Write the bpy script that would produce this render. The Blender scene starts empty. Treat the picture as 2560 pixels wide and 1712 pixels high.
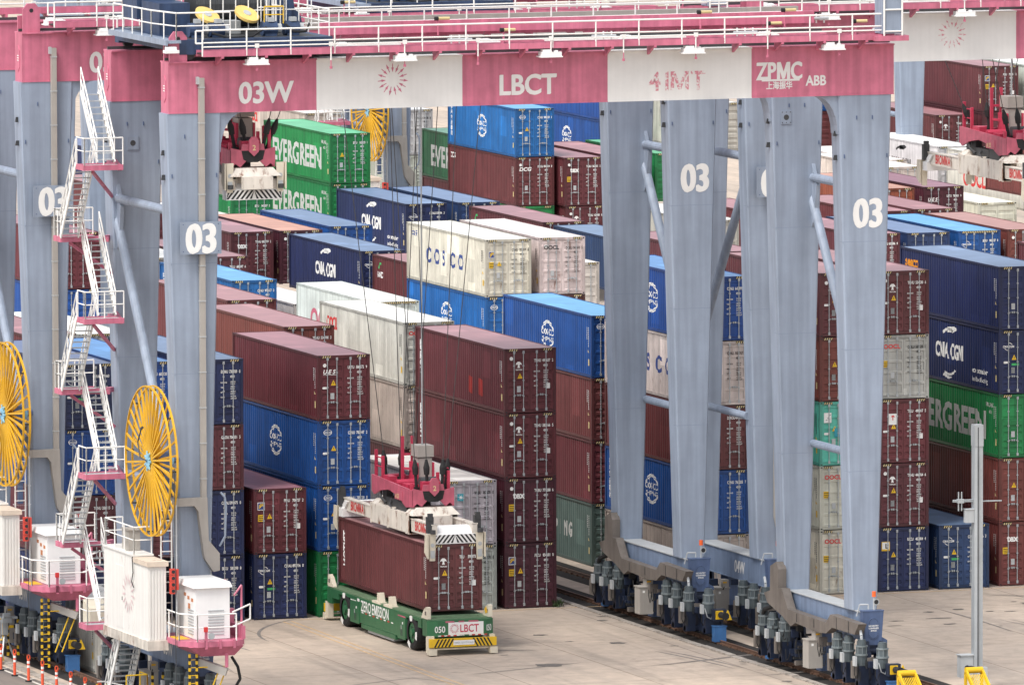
import bpy, bmesh, math, random
from mathutils import Vector, Matrix
random.seed(11)
S = bpy.context.scene
COL = S.collection
R = math.radians

# ---------------------------------------------------------------- camera
YAW, PITCH, ROLL = -0.34063312, 0.09260706, -0.00283283
fw = Vector((-math.sin(YAW)*math.cos(PITCH), math.cos(YAW)*math.cos(PITCH), -math.sin(PITCH)))
r0 = Vector((math.cos(YAW), math.sin(YAW), 0)); u0 = r0.cross(fw)
r2 = r0*math.cos(ROLL)+u0*math.sin(ROLL); u2 = -r0*math.sin(ROLL)+u0*math.cos(ROLL)
cd = bpy.data.cameras.new('camera'); cam = bpy.data.objects.new('camera', cd); COL.objects.link(cam)
cam.matrix_world = Matrix(((r2.x, u2.x, -fw.x, -154.9334), (r2.y, u2.y, -fw.y, -431.2356), (r2.z, u2.z, -fw.z, 54.4041), (0, 0, 0, 1)))
cd.sensor_width = 36; cd.lens = 25813.854/2560*36; cd.clip_start = 1; cd.clip_end = 4000
S.camera = cam

# ---------------------------------------------------------------- light
W = bpy.data.worlds.new('World'); S.world = W; W.use_nodes = True
nt = W.node_tree; bg = nt.nodes['Background']
SUN_EL, SUN_AZ = R(56), R(238)      # azimuth clockwise from +Y
sky = nt.nodes.new('ShaderNodeTexSky'); sky.sky_type = 'NISHITA'; sky.sun_disc = False
sky.sun_elevation = SUN_EL; sky.sun_rotation = SUN_AZ; sky.dust_density = 3.0; sky.air_density = 1.0; sky.ozone_density = 1.0
hs = nt.nodes.new('ShaderNodeHueSaturation'); hs.inputs['Saturation'].default_value = 0.32
nt.links.new(sky.outputs[0], hs.inputs['Color']); nt.links.new(hs.outputs[0], bg.inputs['Color'])
bg.inputs['Strength'].default_value = 0.15
sl = bpy.data.lights.new('sun', 'SUN'); sl.energy = 1.5; sl.angle = R(18); sl.color = (1, .96, .9)
so = bpy.data.objects.new('sun', sl); COL.objects.link(so)
sd = Vector((math.sin(SUN_AZ)*math.cos(SUN_EL), math.cos(SUN_AZ)*math.cos(SUN_EL), math.sin(SUN_EL)))
so.rotation_euler = sd.to_track_quat('Z', 'Y').to_euler(); so.location = (-60, -60, 80)
S.view_settings.view_transform = 'Standard'; S.view_settings.look = 'None'
S.view_settings.gamma = 1.0; S.view_settings.exposure = 0.75
try: S.view_settings.use_curve_mapping = False
except Exception: pass

# ---------------------------------------------------------------- materials
MATS = {}
def nodes(m):
    m.use_nodes = True; t = m.node_tree; return t, t.nodes['Principled BSDF']
def lin(r, g, b):
    f = lambda c: (c/255/12.92) if c/255 <= .04045 else ((c/255+.055)/1.055)**2.4
    return (f(r), f(g), f(b))
def add_var(t, src, var, scale=1.2, streak=0.0, rnd=None):
    """multiply colour socket src by soft noise (grime) and vertical run-off streaks"""
    tc = t.nodes.new('ShaderNodeTexCoord'); vec = tc.outputs['Object']
    if rnd:
        sh = t.nodes.new('ShaderNodeVectorMath'); sh.operation = 'MULTIPLY_ADD'; sh.inputs[0].default_value = (57, 83, 41); t.links.new(rnd, sh.inputs[1]); t.links.new(vec, sh.inputs[2]); vec = sh.outputs[0]
    n = t.nodes.new('ShaderNodeTexNoise'); n.inputs['Scale'].default_value = scale; n.inputs['Detail'].default_value = 6; n.inputs['Roughness'].default_value = .65
    t.links.new(vec, n.inputs['Vector'])
    mr = t.nodes.new('ShaderNodeMapRange'); mr.inputs[1].default_value = .3; mr.inputs[2].default_value = .7; mr.inputs[3].default_value = 1-var; mr.inputs[4].default_value = 1+var*.6
    t.links.new(n.outputs[0], mr.inputs[0]); fac = mr.outputs[0]
    if streak:
        mp = t.nodes.new('ShaderNodeMapping'); mp.inputs['Scale'].default_value = (2.2, 2.2, .12)
        t.links.new(vec, mp.inputs[0])
        n2 = t.nodes.new('ShaderNodeTexNoise'); n2.inputs['Scale'].default_value = 1.6; n2.inputs['Detail'].default_value = 5
        t.links.new(mp.outputs[0], n2.inputs['Vector'])
        m2 = t.nodes.new('ShaderNodeMapRange'); m2.inputs[1].default_value = .35; m2.inputs[2].default_value = .68; m2.inputs[3].default_value = 1+streak*.5; m2.inputs[4].default_value = 1-streak
        t.links.new(n2.outputs[0], m2.inputs[0])
        mm = t.nodes.new('ShaderNodeMath'); mm.operation = 'MULTIPLY'
        t.links.new(fac, mm.inputs[0]); t.links.new(m2.outputs[0], mm.inputs[1]); fac = mm.outputs[0]
    if rnd:      # touched-up rectangles of slightly different paint
        sc = t.nodes.new('ShaderNodeVectorMath'); sc.operation = 'MULTIPLY'; sc.inputs[1].default_value = (.8, .95, .85); t.links.new(vec, sc.inputs[0])
        fl = t.nodes.new('ShaderNodeVectorMath'); fl.operation = 'FLOOR'; t.links.new(sc.outputs[0], fl.inputs[0])
        wn = t.nodes.new('ShaderNodeTexWhiteNoise'); t.links.new(fl.outputs[0], wn.inputs['Vector'])
        a_ = t.nodes.new('ShaderNodeMapRange'); a_.interpolation_type = 'STEPPED'; a_.inputs['Steps'].default_value = 8; a_.inputs[1].default_value = .86; a_.inputs[2].default_value = 1; a_.inputs[3].default_value = 1; a_.inputs[4].default_value = 1.35
        t.links.new(wn.outputs[0], a_.inputs[0])
        m3 = t.nodes.new('ShaderNodeMath'); m3.operation = 'MULTIPLY'; t.links.new(fac, m3.inputs[0]); t.links.new(a_.outputs[0], m3.inputs[1]); fac = m3.outputs[0]
    mx = t.nodes.new('ShaderNodeMixRGB'); mx.blend_type = 'MULTIPLY'; mx.inputs[0].default_value = 1
    if isinstance(src, tuple): mx.inputs[1].default_value = (*src, 1)
    else: t.links.new(src, mx.inputs[1])
    t.links.new(fac, mx.inputs[2])
    return mx.outputs[0]
def add_rust(t, src, amt, scale=2.0, col=(.16, .055, .02)):
    tc = t.nodes.new('ShaderNodeTexCoord')
    mp = t.nodes.new('ShaderNodeMapping'); mp.inputs['Scale'].default_value = (1, 1, .35); t.links.new(tc.outputs['Object'], mp.inputs[0])
    n = t.nodes.new('ShaderNodeTexNoise'); n.inputs['Scale'].default_value = scale; n.inputs['Detail'].default_value = 8; n.inputs['Roughness'].default_value = .7
    t.links.new(mp.outputs[0], n.inputs['Vector'])
    # threshold falls as amt rises
    th = t.nodes.new('ShaderNodeMath'); th.operation = 'MULTIPLY_ADD'
    if isinstance(amt, float): th.inputs[0].default_value = amt
    else: t.links.new(amt, th.inputs[0])
    th.inputs[1].default_value = .32; th.inputs[2].default_value = -.72
    ad = t.nodes.new('ShaderNodeMath'); ad.operation = 'ADD'
    t.links.new(n.outputs[0], ad.inputs[0]); t.links.new(th.outputs[0], ad.inputs[1])
    ml = t.nodes.new('ShaderNodeMath'); ml.operation = 'MULTIPLY'; ml.use_clamp = True; ml.inputs[1].default_value = 9
    t.links.new(ad.outputs[0], ml.inputs[0])
    mx = t.nodes.new('ShaderNodeMixRGB'); t.links.new(ml.outputs[0], mx.inputs[0])
    if isinstance(src, tuple): mx.inputs[1].default_value = (*src, 1)
    else: t.links.new(src, mx.inputs[1])
    mx.inputs[2].default_value = (*col, 1)
    return mx.outputs[0]
def paint(name, rgb, rough=.5, var=.12, streak=.0, metal=0.0, rust=0.0, scale=1.2):
    if name in MATS: return MATS[name]
    m = bpy.data.materials.new(name); t, p = nodes(m)
    c = add_var(t, rgb, var, scale, streak)
    if rust: c = add_rust(t, c, rust)
    t.links.new(c, p.inputs['Base Color'])
    p.inputs['Roughness'].default_value = rough; p.inputs['Metallic'].default_value = metal
    MATS[name] = m; return m
def container_mat(name, roof=False, dark=1.0):
    m = bpy.data.materials.new(name); t, p = nodes(m)
    oi = t.nodes.new('ShaderNodeObjectInfo'); src = oi.outputs['Color']
    if roof:   # chalked, sun-bleached top paint, lightened further to paint in sky glare
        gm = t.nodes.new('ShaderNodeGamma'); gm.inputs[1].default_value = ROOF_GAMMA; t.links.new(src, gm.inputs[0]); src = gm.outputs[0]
    if dark != 1.0:
        mx = t.nodes.new('ShaderNodeMixRGB'); mx.blend_type = 'MULTIPLY'; mx.inputs[0].default_value = 1; mx.inputs[2].default_value = (dark, dark, dark, 1)
        t.links.new(src, mx.inputs[1]); src = mx.outputs[0]
    c = add_var(t, src, .2 if not roof else .16, .9, .2 if not roof else 0, oi.outputs['Random'])
    om = t.nodes.new('ShaderNodeMath'); om.operation = 'SUBTRACT'; om.inputs[0].default_value = 1; t.links.new(oi.outputs['Alpha'], om.inputs[1])
    c = add_rust(t, c, om.outputs[0])
    t.links.new(c, p.inputs['Base Color']); p.inputs['Roughness'].default_value = .5 if not roof else .42
    if roof:
        tc = t.nodes.new('ShaderNodeTexCoord'); wv = t.nodes.new('ShaderNodeTexWave'); wv.bands_direction = 'Y'; wv.inputs['Scale'].default_value = 1.0
        t.links.new(tc.outputs['Object'], wv.inputs['Vector'])
        bp = t.nodes.new('ShaderNodeBump'); bp.inputs['Strength'].default_value = .12; bp.inputs['Distance'].default_value = .02
        t.links.new(wv.outputs[0], bp.inputs['Height']); t.links.new(bp.outputs[0], p.inputs['Normal'])
    MATS[name] = m; return m
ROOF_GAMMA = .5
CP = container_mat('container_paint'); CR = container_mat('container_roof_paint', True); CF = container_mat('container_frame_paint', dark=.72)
PINK = paint('crane_pink_paint', (.55, .155, .235), .5, .16, .2)
SILLB = paint('sill_beam_paint', (.17, .225, .33), .5, .15, .2)
CWHITE = paint('crane_white_paint', (.74, .73, .71), .5, .05, .04)
SEAM = paint('weld_seam_paint', (.19, .235, .32), .5, .1)
BLUE = paint('crane_blue_grey_paint', (.265, .315, .40), .5, .12, .16, scale=.5)
NAVY = paint('bogie_navy_paint', (.012, .021, .05), .55, .35, .2)
SILL = paint('sill_blue_paint', (.075, .115, .22), .5, .2, .2)
TRAY = paint('tray_beige_steel', (.36, .335, .305), .6, .08, .08)
DUCT = paint('duct_brown_steel', (.15, .13, .115), .65, .2, .2)
RAILW = paint('handrail_white_paint', (.78, .77, .74), .5, .06)
MW = paint('marking_white', (.78, .78, .76), .6, .06)
MLG = paint('marking_pale_grey', (.5, .5, .48), .6, .06)
MB_ = paint('marking_blue', (.03, .06, .22), .6, .1)
MR = paint('marking_red', (.55, .03, .03), .6, .1)
MK = paint('marking_black', (.015, .015, .018), .6, .1)
MY = paint('marking_yellow', (.75, .42, .02), .6, .1)
MPY = paint('marking_pale_yellow', (.62, .5, .25), .6, .15)
MGN = paint('marking_green', (.05, .4, .12), .6, .1)
MPK = paint('marking_pink', (.5, .12, .18), .6, .3)
GAL = paint('galvanised_steel', (.42, .45, .47), .42, .12, .1, .35)
DGREY = paint('dark_grey_steel', (.045, .047, .05), .55, .25)
LGREY = paint('light_grey_paint', (.42, .44, .45), .5, .08, .08)
MOTORF = paint('motor_flange_paint', (.17, .20, .21), .5, .25, .1)
MOTOR = paint('motor_grey_paint', (.075, .095, .105), .5, .25, .2)
BLACK = paint('black_rubber', (.012, .012, .013), .75, .2)
YEL = paint('yellow_paint', (.72, .45, .015), .5, .12)
REELY = paint('reel_yellow_paint', (.66, .36, .012), .5, .18)
ORNG = paint('orange_plastic', (.8, .12, .02), .5, .1)
DELIN = paint('delineator_orange', (.75, .10, .04), .5, .08)
DBLUE = paint('machinery_blue_paint', (.03, .055, .12), .5, .35, .3)
SPW = paint('spreader_white_paint', (.66, .61, .54), .55, .1, .12, rust=.55)
SPR = paint('headblock_red_paint', (.48, .035, .08), .5, .2, .1)
SPP = paint('headblock_pink_paint', (.46, .10, .15), .5, .3, .2)
HOUSEW = paint('house_white_paint', (.74, .72, .68), .5, .05, .07, rust=.28)
ACW = paint('cabinet_white_paint', (.78, .78, .77), .45, .04, .03)
AGVG = paint('agv_green_paint', (.028, .13, .055), .42, .1, .08)
AGVL = paint('agv_deck_green', (.13, .21, .12), .6, .2)
CREAM = paint('cream_paint', (.66, .6, .48), .55, .1, .1)
PBLUE = paint('hub_pale_blue', (.25, .5, .65), .5, .1)
TEALM = paint('marking_teal', (.03, .3, .38), .6, .1)

# ---------------------------------------------------------------- mesh helper
class MB:
    def __init__(s): s.v = []; s.f = []; s.m = []
    def add(s, vs, fs, m=0):
        o = len(s.v); s.v += [tuple(p) for p in vs]
        for f in fs: s.f.append([i+o for i in f]); s.m.append(m)
    def hexa(s, p, m=0):   # 8 points: bottom 4 (ccw), top 4
        s.add(p, [(3, 2, 1, 0), (4, 5, 6, 7), (0, 1, 5, 4), (1, 2, 6, 5), (2, 3, 7, 6), (3, 0, 4, 7)], m)
    def box(s, a, b, m=0):
        x0, y0, z0 = a; x1, y1, z1 = b
        s.hexa([(x0, y0, z0), (x1, y0, z0), (x1, y1, z0), (x0, y1, z0), (x0, y0, z1), (x1, y0, z1), (x1, y1, z1), (x0, y1, z1)], m)
    def tube(s, a, b, r, n=6, m=0, r2=None, cap=True):
        a = Vector(a); b = Vector(b); d = b-a
        if d.length < 1e-6: return
        d.normalize(); t = Vector((0, 0, 1)) if abs(d.z) < .9 else Vector((1, 0, 0))
        p = d.cross(t).normalized(); q = d.cross(p); r2 = r if r2 is None else r2
        vs = []
        for c, rr in ((a, r), (b, r2)):
            for i in range(n):
                an = 2*math.pi*(i+.5)/n; vs.append(c+(p*math.cos(an)+q*math.sin(an))*rr)
        fs = [(i, (i+1) % n, n+(i+1) % n, n+i) for i in range(n)]
        if cap: fs += [tuple(range(n-1, -1, -1)), tuple(range(n, 2*n))]
        s.add(vs, fs, m)
    def path(s, pts, r, n=6, m=0):
        for a, b in zip(pts, pts[1:]): s.tube(a, b, r, n, m)
    def bar(s, a, b, w, h, m=0, up=(0, 0, 1)):   # rectangular bar a-b
        a = Vector(a); b = Vector(b); d = (b-a).normalized(); up = Vector(up)
        p = d.cross(up)
        if p.length < 1e-3: p = d.cross(Vector((1, 0, 0)))
        p.normalize(); q = p.cross(d)
        p = p*w/2; q = q*h/2
        s.hexa([a-p-q, a+p-q, b+p-q, b-p-q, a-p+q, a+p+q, b+p+q, b-p+q], m)
    def prism(s, poly, a, b, fn, m=0):   # poly 2D, extruded between depth a and b through fn(u,v,d)
        n = len(poly)
        vs = [fn(u, v, a) for u, v in poly]+[fn(u, v, b) for u, v in poly]
        fs = [tuple(range(n-1, -1, -1)), tuple(range(n, 2*n))]+[(i, (i+1) % n, n+(i+1) % n, n+i) for i in range(n)]
        s.add(vs, fs, m)
    def flat(s, poly, fn, m=0): s.add([fn(u, v) for u, v in poly], [tuple(range(len(poly)))], m)
    def ring(s, c, r0_, r1_, fn, n=32, m=0, a0=0, a1=2*math.pi, sx=1, sy=1):
        vs = []
        full = abs(a1-a0-2*math.pi) < 1e-6; k = n if full else n+1
        for i in range(k):
            an = a0+(a1-a0)*i/n
            for r in (r0_, r1_): vs.append(fn(c[0]+sx*r*math.cos(an), c[1]+sy*r*math.sin(an)))
        fs = [(2*i, 2*i+1, 2*((i+1) % k)+1, 2*((i+1) % k)) for i in range(n)]
        s.add(vs, fs, m)
    def text(s, st, size, fn, m=0, bold=.015, align='L', sx=1.0):
        vs, fs, w = T(st, min(bold, .034))
        dx = {'L': 0, 'C': -w/2, 'R': -w}[align]
        s.add([fn((x+dx)*size*sx, y*size) for x, y in vs], fs, m)
        return w*size*sx
    def mesh(s, name, mats, base=(0, 0, 0), smooth=False):
        me = bpy.data.meshes.new(name); bx, by, bz = base
        me.from_pydata([(x-bx, y-by, z-bz) for x, y, z in s.v], [], s.f)
        for m in mats: me.materials.append(m)
        if len(mats) > 1: me.polygons.foreach_set('material_index', s.m)
        if smooth: me.polygons.foreach_set('use_smooth', [True]*len(me.polygons))
        me.update(); return me
TC = {}
RES = 4
def T(st, bold=.02):
    k = (st, bold)
    if k in TC: return TC[k]
    if 'M' in st or ' ' in st:      # lay out words and the letter M by hand (the outline of M breaks when widened)
        vs, fs, x = [], [], 0.0
        for wi, word in enumerate(st.split(' ')):
            if wi: x += .30
            pieces = []
            for i, q in enumerate(word.split('M')):
                if i: pieces.append('M')
                if q: pieces.append(q)
            for i, q in enumerate(pieces):
                if i: x += .085
                if q == 'M':
                    h = max(v[1] for v in T('H', bold)[0]); w, s = .74, .115+bold*1.6
                    pv = [(0, 0), (0, h), (s*1.25, h), (w/2, h*.36), (w-s*1.25, h), (w, h), (w, 0), (w-s, 0), (w-s, h*.66), (w/2+s*.42, 0.02), (w/2-s*.42, .02), (s, h*.66), (s, 0)]
                    pf = [tuple(reversed(range(13)))]; pf = [(0, 1, 11, 12), (1, 2, 3, 10, 11), (3, 4, 5, 8, 9), (3, 9, 10), (5, 6, 7, 8)]
                else: pv, pf, w = T(q, bold)
                o = len(vs); vs += [(x+a_, b_) for a_, b_ in pv]; fs += [tuple(j+o for j in f) for f in pf]; x += w
        TC[k] = (vs, fs, x); return TC[k]
    c = bpy.data.curves.new('lettering', 'FONT'); c.body = st; c.size = 1; c.offset = bold; c.resolution_u = RES; c.fill_mode = 'FRONT'
    o = bpy.data.objects.new('lettering', c); COL.objects.link(o)
    dg = bpy.context.evaluated_depsgraph_get(); me = bpy.data.meshes.new_from_object(o.evaluated_get(dg))
    vs = [(v.co.x, v.co.y) for v in me.vertices]; fs = [tuple(p.vertices) for p in me.polygons]
    x0 = min((v[0] for v in vs), default=0); x1 = max((v[0] for v in vs), default=0)
    vs = [(x-x0, y) for x, y in vs]
    bpy.data.objects.remove(o); bpy.data.curves.remove(c); bpy.data.meshes.remove(me)
    TC[k] = (vs, fs, x1-x0); return TC[k]

def empty(name, loc, label, cat, group=None, rz=0):
    o = bpy.data.objects.new(name, None); COL.objects.link(o); o.location = loc; o.rotation_euler = (0, 0, rz)
    o.empty_display_size = .3; o['label'] = label; o['category'] = cat
    if group: o['group'] = group
    return o
def part(name, me, parent, color=None, label=None):
    o = bpy.data.objects.new(name, me); COL.objects.link(o); o.parent = parent
    if color: o.color = color
    if label: o['label'] = label
    return o
def struct(name, mb, mats):
    o = bpy.data.objects.new(name, mb.mesh(name, mats)); COL.objects.link(o); o['kind'] = 'structure'; return o
def thing(name, mb, mats, base, label, cat, group=None):
    o = bpy.data.objects.new(name, mb.mesh(name, mats, base)); COL.objects.link(o); o.location = base
    o['label'] = label; o['category'] = cat
    if group: o['group'] = group
    return o
def handrail(mb, pts, h=1.1, step=1.6, r=.032, m=0, mid=True):
    for a, b in zip(pts, pts[1:]):
        a = Vector(a); b = Vector(b); L = (b-a).length; n = max(1, round(L/step))
        up = Vector((0, 0, h))
        mb.tube(a+up, b+up, r, 6, m)
        if mid: mb.tube(a+up*.52, b+up*.52, r*.8, 6, m)
        for i in range(n+1): p = a+(b-a)*i/n; mb.tube(p, p+up, r*.95, 6, m)
def sunburst(mb, c, rad, fn, m=0, n=15):
    for i in range(n):
        an = 2*math.pi*i/n+math.pi/2; ca, sa = math.cos(an), math.sin(an); o = i % 2
        def P(r, t): return fn(c[0]+(r*ca-t*sa)*rad, c[1]+(r*sa+t*ca)*rad)
        if o: pts = [(.45, -.02), (.72, -.03), (.70, -.085), (1.0, 0), (.70, .085), (.72, .03), (.45, .02)]
        else: pts = [(.95, -.02), (.70, -.03), (.72, -.085), (.42, 0), (.72, .085), (.70, .03), (.95, .02)]
        vs = [P(r, t) for r, t in pts]
        mb.add(vs, [(0, 1, 5, 6), (1, 2, 3), (1, 3, 5), (3, 4, 5)], m)

# ================================================================ ground
def ground_mat(name, c1, c2, joints=True, stain=(.12, .105, .09), amt=.75):
    m = bpy.data.materials.new(name); t, p = nodes(m)
    tc = t.nodes.new('ShaderNodeTexCoord')
    def noise(sc, det=6, rough=.6, map_=None):
        n = t.nodes.new('ShaderNodeTexNoise'); n.inputs['Scale'].default_value = sc; n.inputs['Detail'].default_value = det; n.inputs['Roughness'].default_value = rough
        if map_:
            mp = t.nodes.new('ShaderNodeMapping'); mp.inputs['Scale'].default_value = map_[0]; mp.inputs['Rotation'].default_value = (0, 0, map_[1]); t.links.new(tc.outputs['Object'], mp.inputs[0]); t.links.new(mp.outputs[0], n.inputs['Vector'])
        else: t.links.new(tc.outputs['Object'], n.inputs['Vector'])
        return n.outputs[0]
    def rng(s, a, b, lo=0, hi=1):
        r = t.nodes.new('ShaderNodeMapRange'); r.inputs[1].default_value = a; r.inputs[2].default_value = b; r.inputs[3].default_value = lo; r.inputs[4].default_value = hi; t.links.new(s, r.inputs[0]); return r.outputs[0]
    def mix(f, a, b, bt='MIX'):
        x = t.nodes.new('ShaderNodeMixRGB'); x.blend_type = bt
        if isinstance(f, float): x.inputs[0].default_value = f
        else: t.links.new(f, x.inputs[0])
        for i, q in ((1, a), (2, b)):
            if isinstance(q, tuple): x.inputs[i].default_value = (*q, 1)
            else: t.links.new(q, x.inputs[i])
        return x.outputs[0]
    c = mix(rng(noise(.09, 5, .6), .35, .65), c1, c2)
    c = mix(rng(noise(1.2, 8, .7), .35, .7, 0, .35), c, stain)            # small mottling
    # long tyre-swept bands along the lanes and a few crossing ones
    c = mix(rng(noise(.35, 5, .55, ((1.0, .05, 1), .06)), .52, .72, 0, .34*amt*2), c, (.21, .19, .17))
    c = mix(rng(noise(.5, 6, .6, ((1.2, .07, 1), -.9)), .56, .7, 0, .3*amt*2), c, (.2, .175, .15))
    c = mix(rng(noise(.25, 4, .6, ((.8, .12, 1), .5)), .55, .75, 0, .35), c, (.5, .40, .31))   # rusty wash
    # oil spots
    c = mix(rng(noise(.55, 3, .5), .69, .76, 0, .75*amt), c, (.07, .065, .06))
    c = mix(rng(noise(2.2, 3, .5, ((.5, 1.4, 1), .3)), .70, .76, 0, .7*amt), c, (.06, .055, .05))
    if joints:
        bt = t.nodes.new('ShaderNodeTexBrick'); bt.offset = 0; bt.inputs['Scale'].default_value = 1; bt.inputs['Mortar Size'].default_value = .03; bt.inputs['Mortar Smooth'].default_value = .3
        bt.inputs['Brick Width'].default_value = 5.2; bt.inputs['Row Height'].default_value = 6.5
        bt.inputs['Color1'].default_value = (1, 1, 1, 1); bt.inputs['Color2'].default_value = (.93, .93, .93, 1); bt.inputs['Mortar'].default_value = (.5, .48, .46, 1)
        t.links.new(tc.outputs['Object'], bt.inputs['Vector'])
        c = mix(1.0, c, bt.outputs['Color'], 'MULTIPLY')
    t.links.new(c, p.inputs['Base Color']); p.inputs['Roughness'].default_value = .85
    return m
CONC = ground_mat('concrete', lin(203, 185, 167), lin(186, 171, 157))
ASPH = ground_mat('asphalt', lin(104, 98, 95), lin(88, 84, 82), False, (.05, .05, .05), .3)
BED = paint('rail_bed_gravel', (.022, .018, .015), .95, .7, 0, scale=3.0)
RAIL = paint('rail_steel', (.16, .09, .06), .5, .4, scale=4)
KERB = paint('kerb_concrete', (.36, .32, .28), .85, .45, 0, scale=2.2)
YLINE = paint('worn_yellow_line', (.62, .43, .24), .8, .3, scale=2.5)
WLINE = paint('worn_white_line', (.62, .58, .52), .8, .3, scale=2.5)
def sheet(name, x0, y0, x1, y1, z, mat):
    m = MB(); m.add([(x0, y0, z), (x1, y0, z), (x1, y1, z), (x0, y1, z)], [(0, 1, 2, 3)]); return struct(name, m, [mat])
sheet('ground', -900, -700, 1300, 1800, 0, CONC)
sheet('asphalt_lane', -48, -300, -29.35, 400, .004, ASPH)
def rail(x, y0, y1):
    m = MB()
    m.bar((x, y0, .03), (x, y1, .03), .15, .05); m.bar((x, y0, .10), (x, y1, .10), .03, .1); m.bar((x, y0, .165), (x, y1, .165), .075, .035)
    k = 0
    for i in range(int((min(y1, 30)-y0)/.75)):
        yy = y0+.3+i*.75; m.box((x-.16, yy, .008), (x-.06, yy+.14, .09)); m.box((x+.06, yy, .008), (x+.16, yy+.14, .09))
    struct('rail', m, [RAIL])
for x, xa, xb in ((2.0, 1.12, 3.0), (5.0, 4.1, 6.1), (-27.3, -28.25, -26.45), (34.3, 33.3, 35.3), (37.3, 36.4, 38.3)):
    sheet('rail_bed', xa, -45, xb, 330, .006, BED); rail(x, -45, 330)
m = MB()
yy = -45.0
while yy < 25:
    l = random.uniform(1.2, 3.6); m.box((.78+random.uniform(-.05, .02), yy, .002), (1.08, yy+l-.08, random.uniform(.05, .09))); yy += l
struct('kerb', m, [KERB])
m = MB()
yy = -45.0
while yy < 25:
    l = random.uniform(1.5, 4); m.box((-29.15, yy, .002), (-28.8, yy+l-.06, random.uniform(.07, .1))); yy += l
struct('kerb', m, [KERB])
m = MB()
for x in (-13.45, -13.05):
    m.add([(x-.08, -26, .008), (x+.02, -26, .008), (x+.32, -.9, .008), (x+.22, -.9, .008)], [(0, 1, 2, 3)])
struct('lane_marking', m, [YLINE])
m = MB()
m.box((-12.5, -.62, .004), (2, -.52, .0085)); m.box((7, -.62, .004), (30, -.52, .0085))
for x in (26.2, 26.75): m.box((x, -30, .004), (x+.09, -.7, .008))
struct('lane_marking', m, [YLINE])
m = MB()
m.box((-29.75, -40, .005), (-29.62, 60, .010))
for i in range(40): y = -38+i*1.95; m.add([(-29.6, y, .009), (-28.95, y+.35, .009), (-28.95, y+.5, .009), (-29.6, y+.15, .009)], [(0, 1, 2, 3)])
struct('lane_marking', m, [WLINE])

# oil stains and skid marks on the paving
OIL = paint('oil_stain', (.17, .15, .13), .7, .5, scale=3); SKID = paint('tyre_rubber_mark', (.235, .21, .19), .85, .35, scale=2)
rs = random.Random(3)
m = MB()
for i in range(30):
    x, y = (rs.uniform(-.5, 1.1), rs.uniform(-36, 2)) if i < 9 else (rs.uniform(9, 21), rs.uniform(-15, -3)) if i < 25 else (rs.uniform(-9, 0), rs.uniform(-20, -6))
    a = rs.uniform(.1, .45)*(2.0 if i % 8 == 3 else 1); b = a*rs.uniform(.15, .5); n = 14
    m.flat([(x+a*rs.uniform(.55, 1.15)*math.cos(2*math.pi*k/n), y+2*b*rs.uniform(.55, 1.15)*math.sin(2*math.pi*k/n)) for k in range(n)], lambda u, v, i=i: (u, v, .0095+i*.00002))
struct('oil_stains', m, [OIL])
m = MB()
for i in range(26):
    x0 = rs.uniform(-26, 0) if i < 16 else rs.uniform(8, 34); y0 = rs.uniform(-34, -6); an = rs.choice((rs.uniform(-.15, .15), rs.uniform(.9, 1.5))); cv = rs.uniform(-.09, .09); w = rs.uniform(.05, .16); L = rs.uniform(3, 9); n = 12
    for s in (0, .45 if i % 3 == 0 else 0):
        if s == 0 and i % 3 == 0 and False: continue
        px0, py0 = x0, y0; a = an; pts = []
        for k in range(n+1): ww = w*(1-abs(2*k/n-1)**3); pts.append((px0+s, py0, a, ww)); px0 += math.sin(a)*L/n; py0 += math.cos(a)*L/n; a += cv
        for k in range(n):
            q = []
            for (xx, yy, aa, ww), sg in ((pts[k], -1), (pts[k], 1), (pts[k+1], 1), (pts[k+1], -1)): q.append((xx+sg*math.cos(aa)*ww/2, yy-sg*math.sin(aa)*ww/2, .0088+i*.00001))
            m.add(q, [(0, 1, 2, 3)])
        if i % 3: break
struct('tyre_marks', m, [SKID])

# ================================================================ rail-mounted gantry cranes
XL, XR, YF, YB, ZG, ZT, ZS = -27.3, 2.0, -32.5, -24.7, 24.95, 27.0, 3.4
BASE = (-12.65, -28.2, 0)
XZ = lambda y: (lambda u, v: (u, y, v))          # drawing on a face looking to +y
XZD = lambda u, v, d: (u, d, v)
YZD = lambda u, v, d: (d, u, v)
KIT = {}                                            # part meshes shared by all cranes
def kit(name, key, mb, mats, tag, parent=None, smooth=False):
    KIT[key] = (name, mb.mesh(name, mats, BASE, smooth), tag, parent)
def girder(y0, y1, key):
    m = MB(); xs = [-28.36, -22.03, -15.73, -9.39, -3.05, 3.28]
    for i in range(5):
        a, b = xs[i], xs[i+1]; c = i % 2
        m.box((a, y0, ZG), (b, y1, ZT-.04), c)
        m.box((a, y0-.09, ZT-.04), (b, y1+.09, ZT+.02), c); m.box((a, y0-.03, ZG-.04), (b, y1+.03, ZG), c)
        m.bar((a+.002, (y0+y1)/2, ZT+.1), (b, (y0+y1)/2, ZT+.1), .1, .12, 2)
    kit('girder', key, m, [PINK, CWHITE, DGREY], 'G')
    m = MB(); x = -28.36
    yc = (y0+y1)/2
    m.prism([(yc-.19, 25.55), (yc, 25.35), (yc+.19, 25.55), (yc+.19, 26.25), (yc, 26.45), (yc-.19, 26.25)], x-.03, x+.01, YZD)
    for z in (25.8, 25.9, 26.0): m.box((x-.04, yc-.1, z), (x-.031, yc+.1, z+.045), 1)
    kit('end_hatch', key+'_hatch', m, [PINK, CWHITE], 'G')
girder(YF, YF+1.0, 'gf'); girder(YB, YB+1.0, 'gr')
m = MB()
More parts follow.
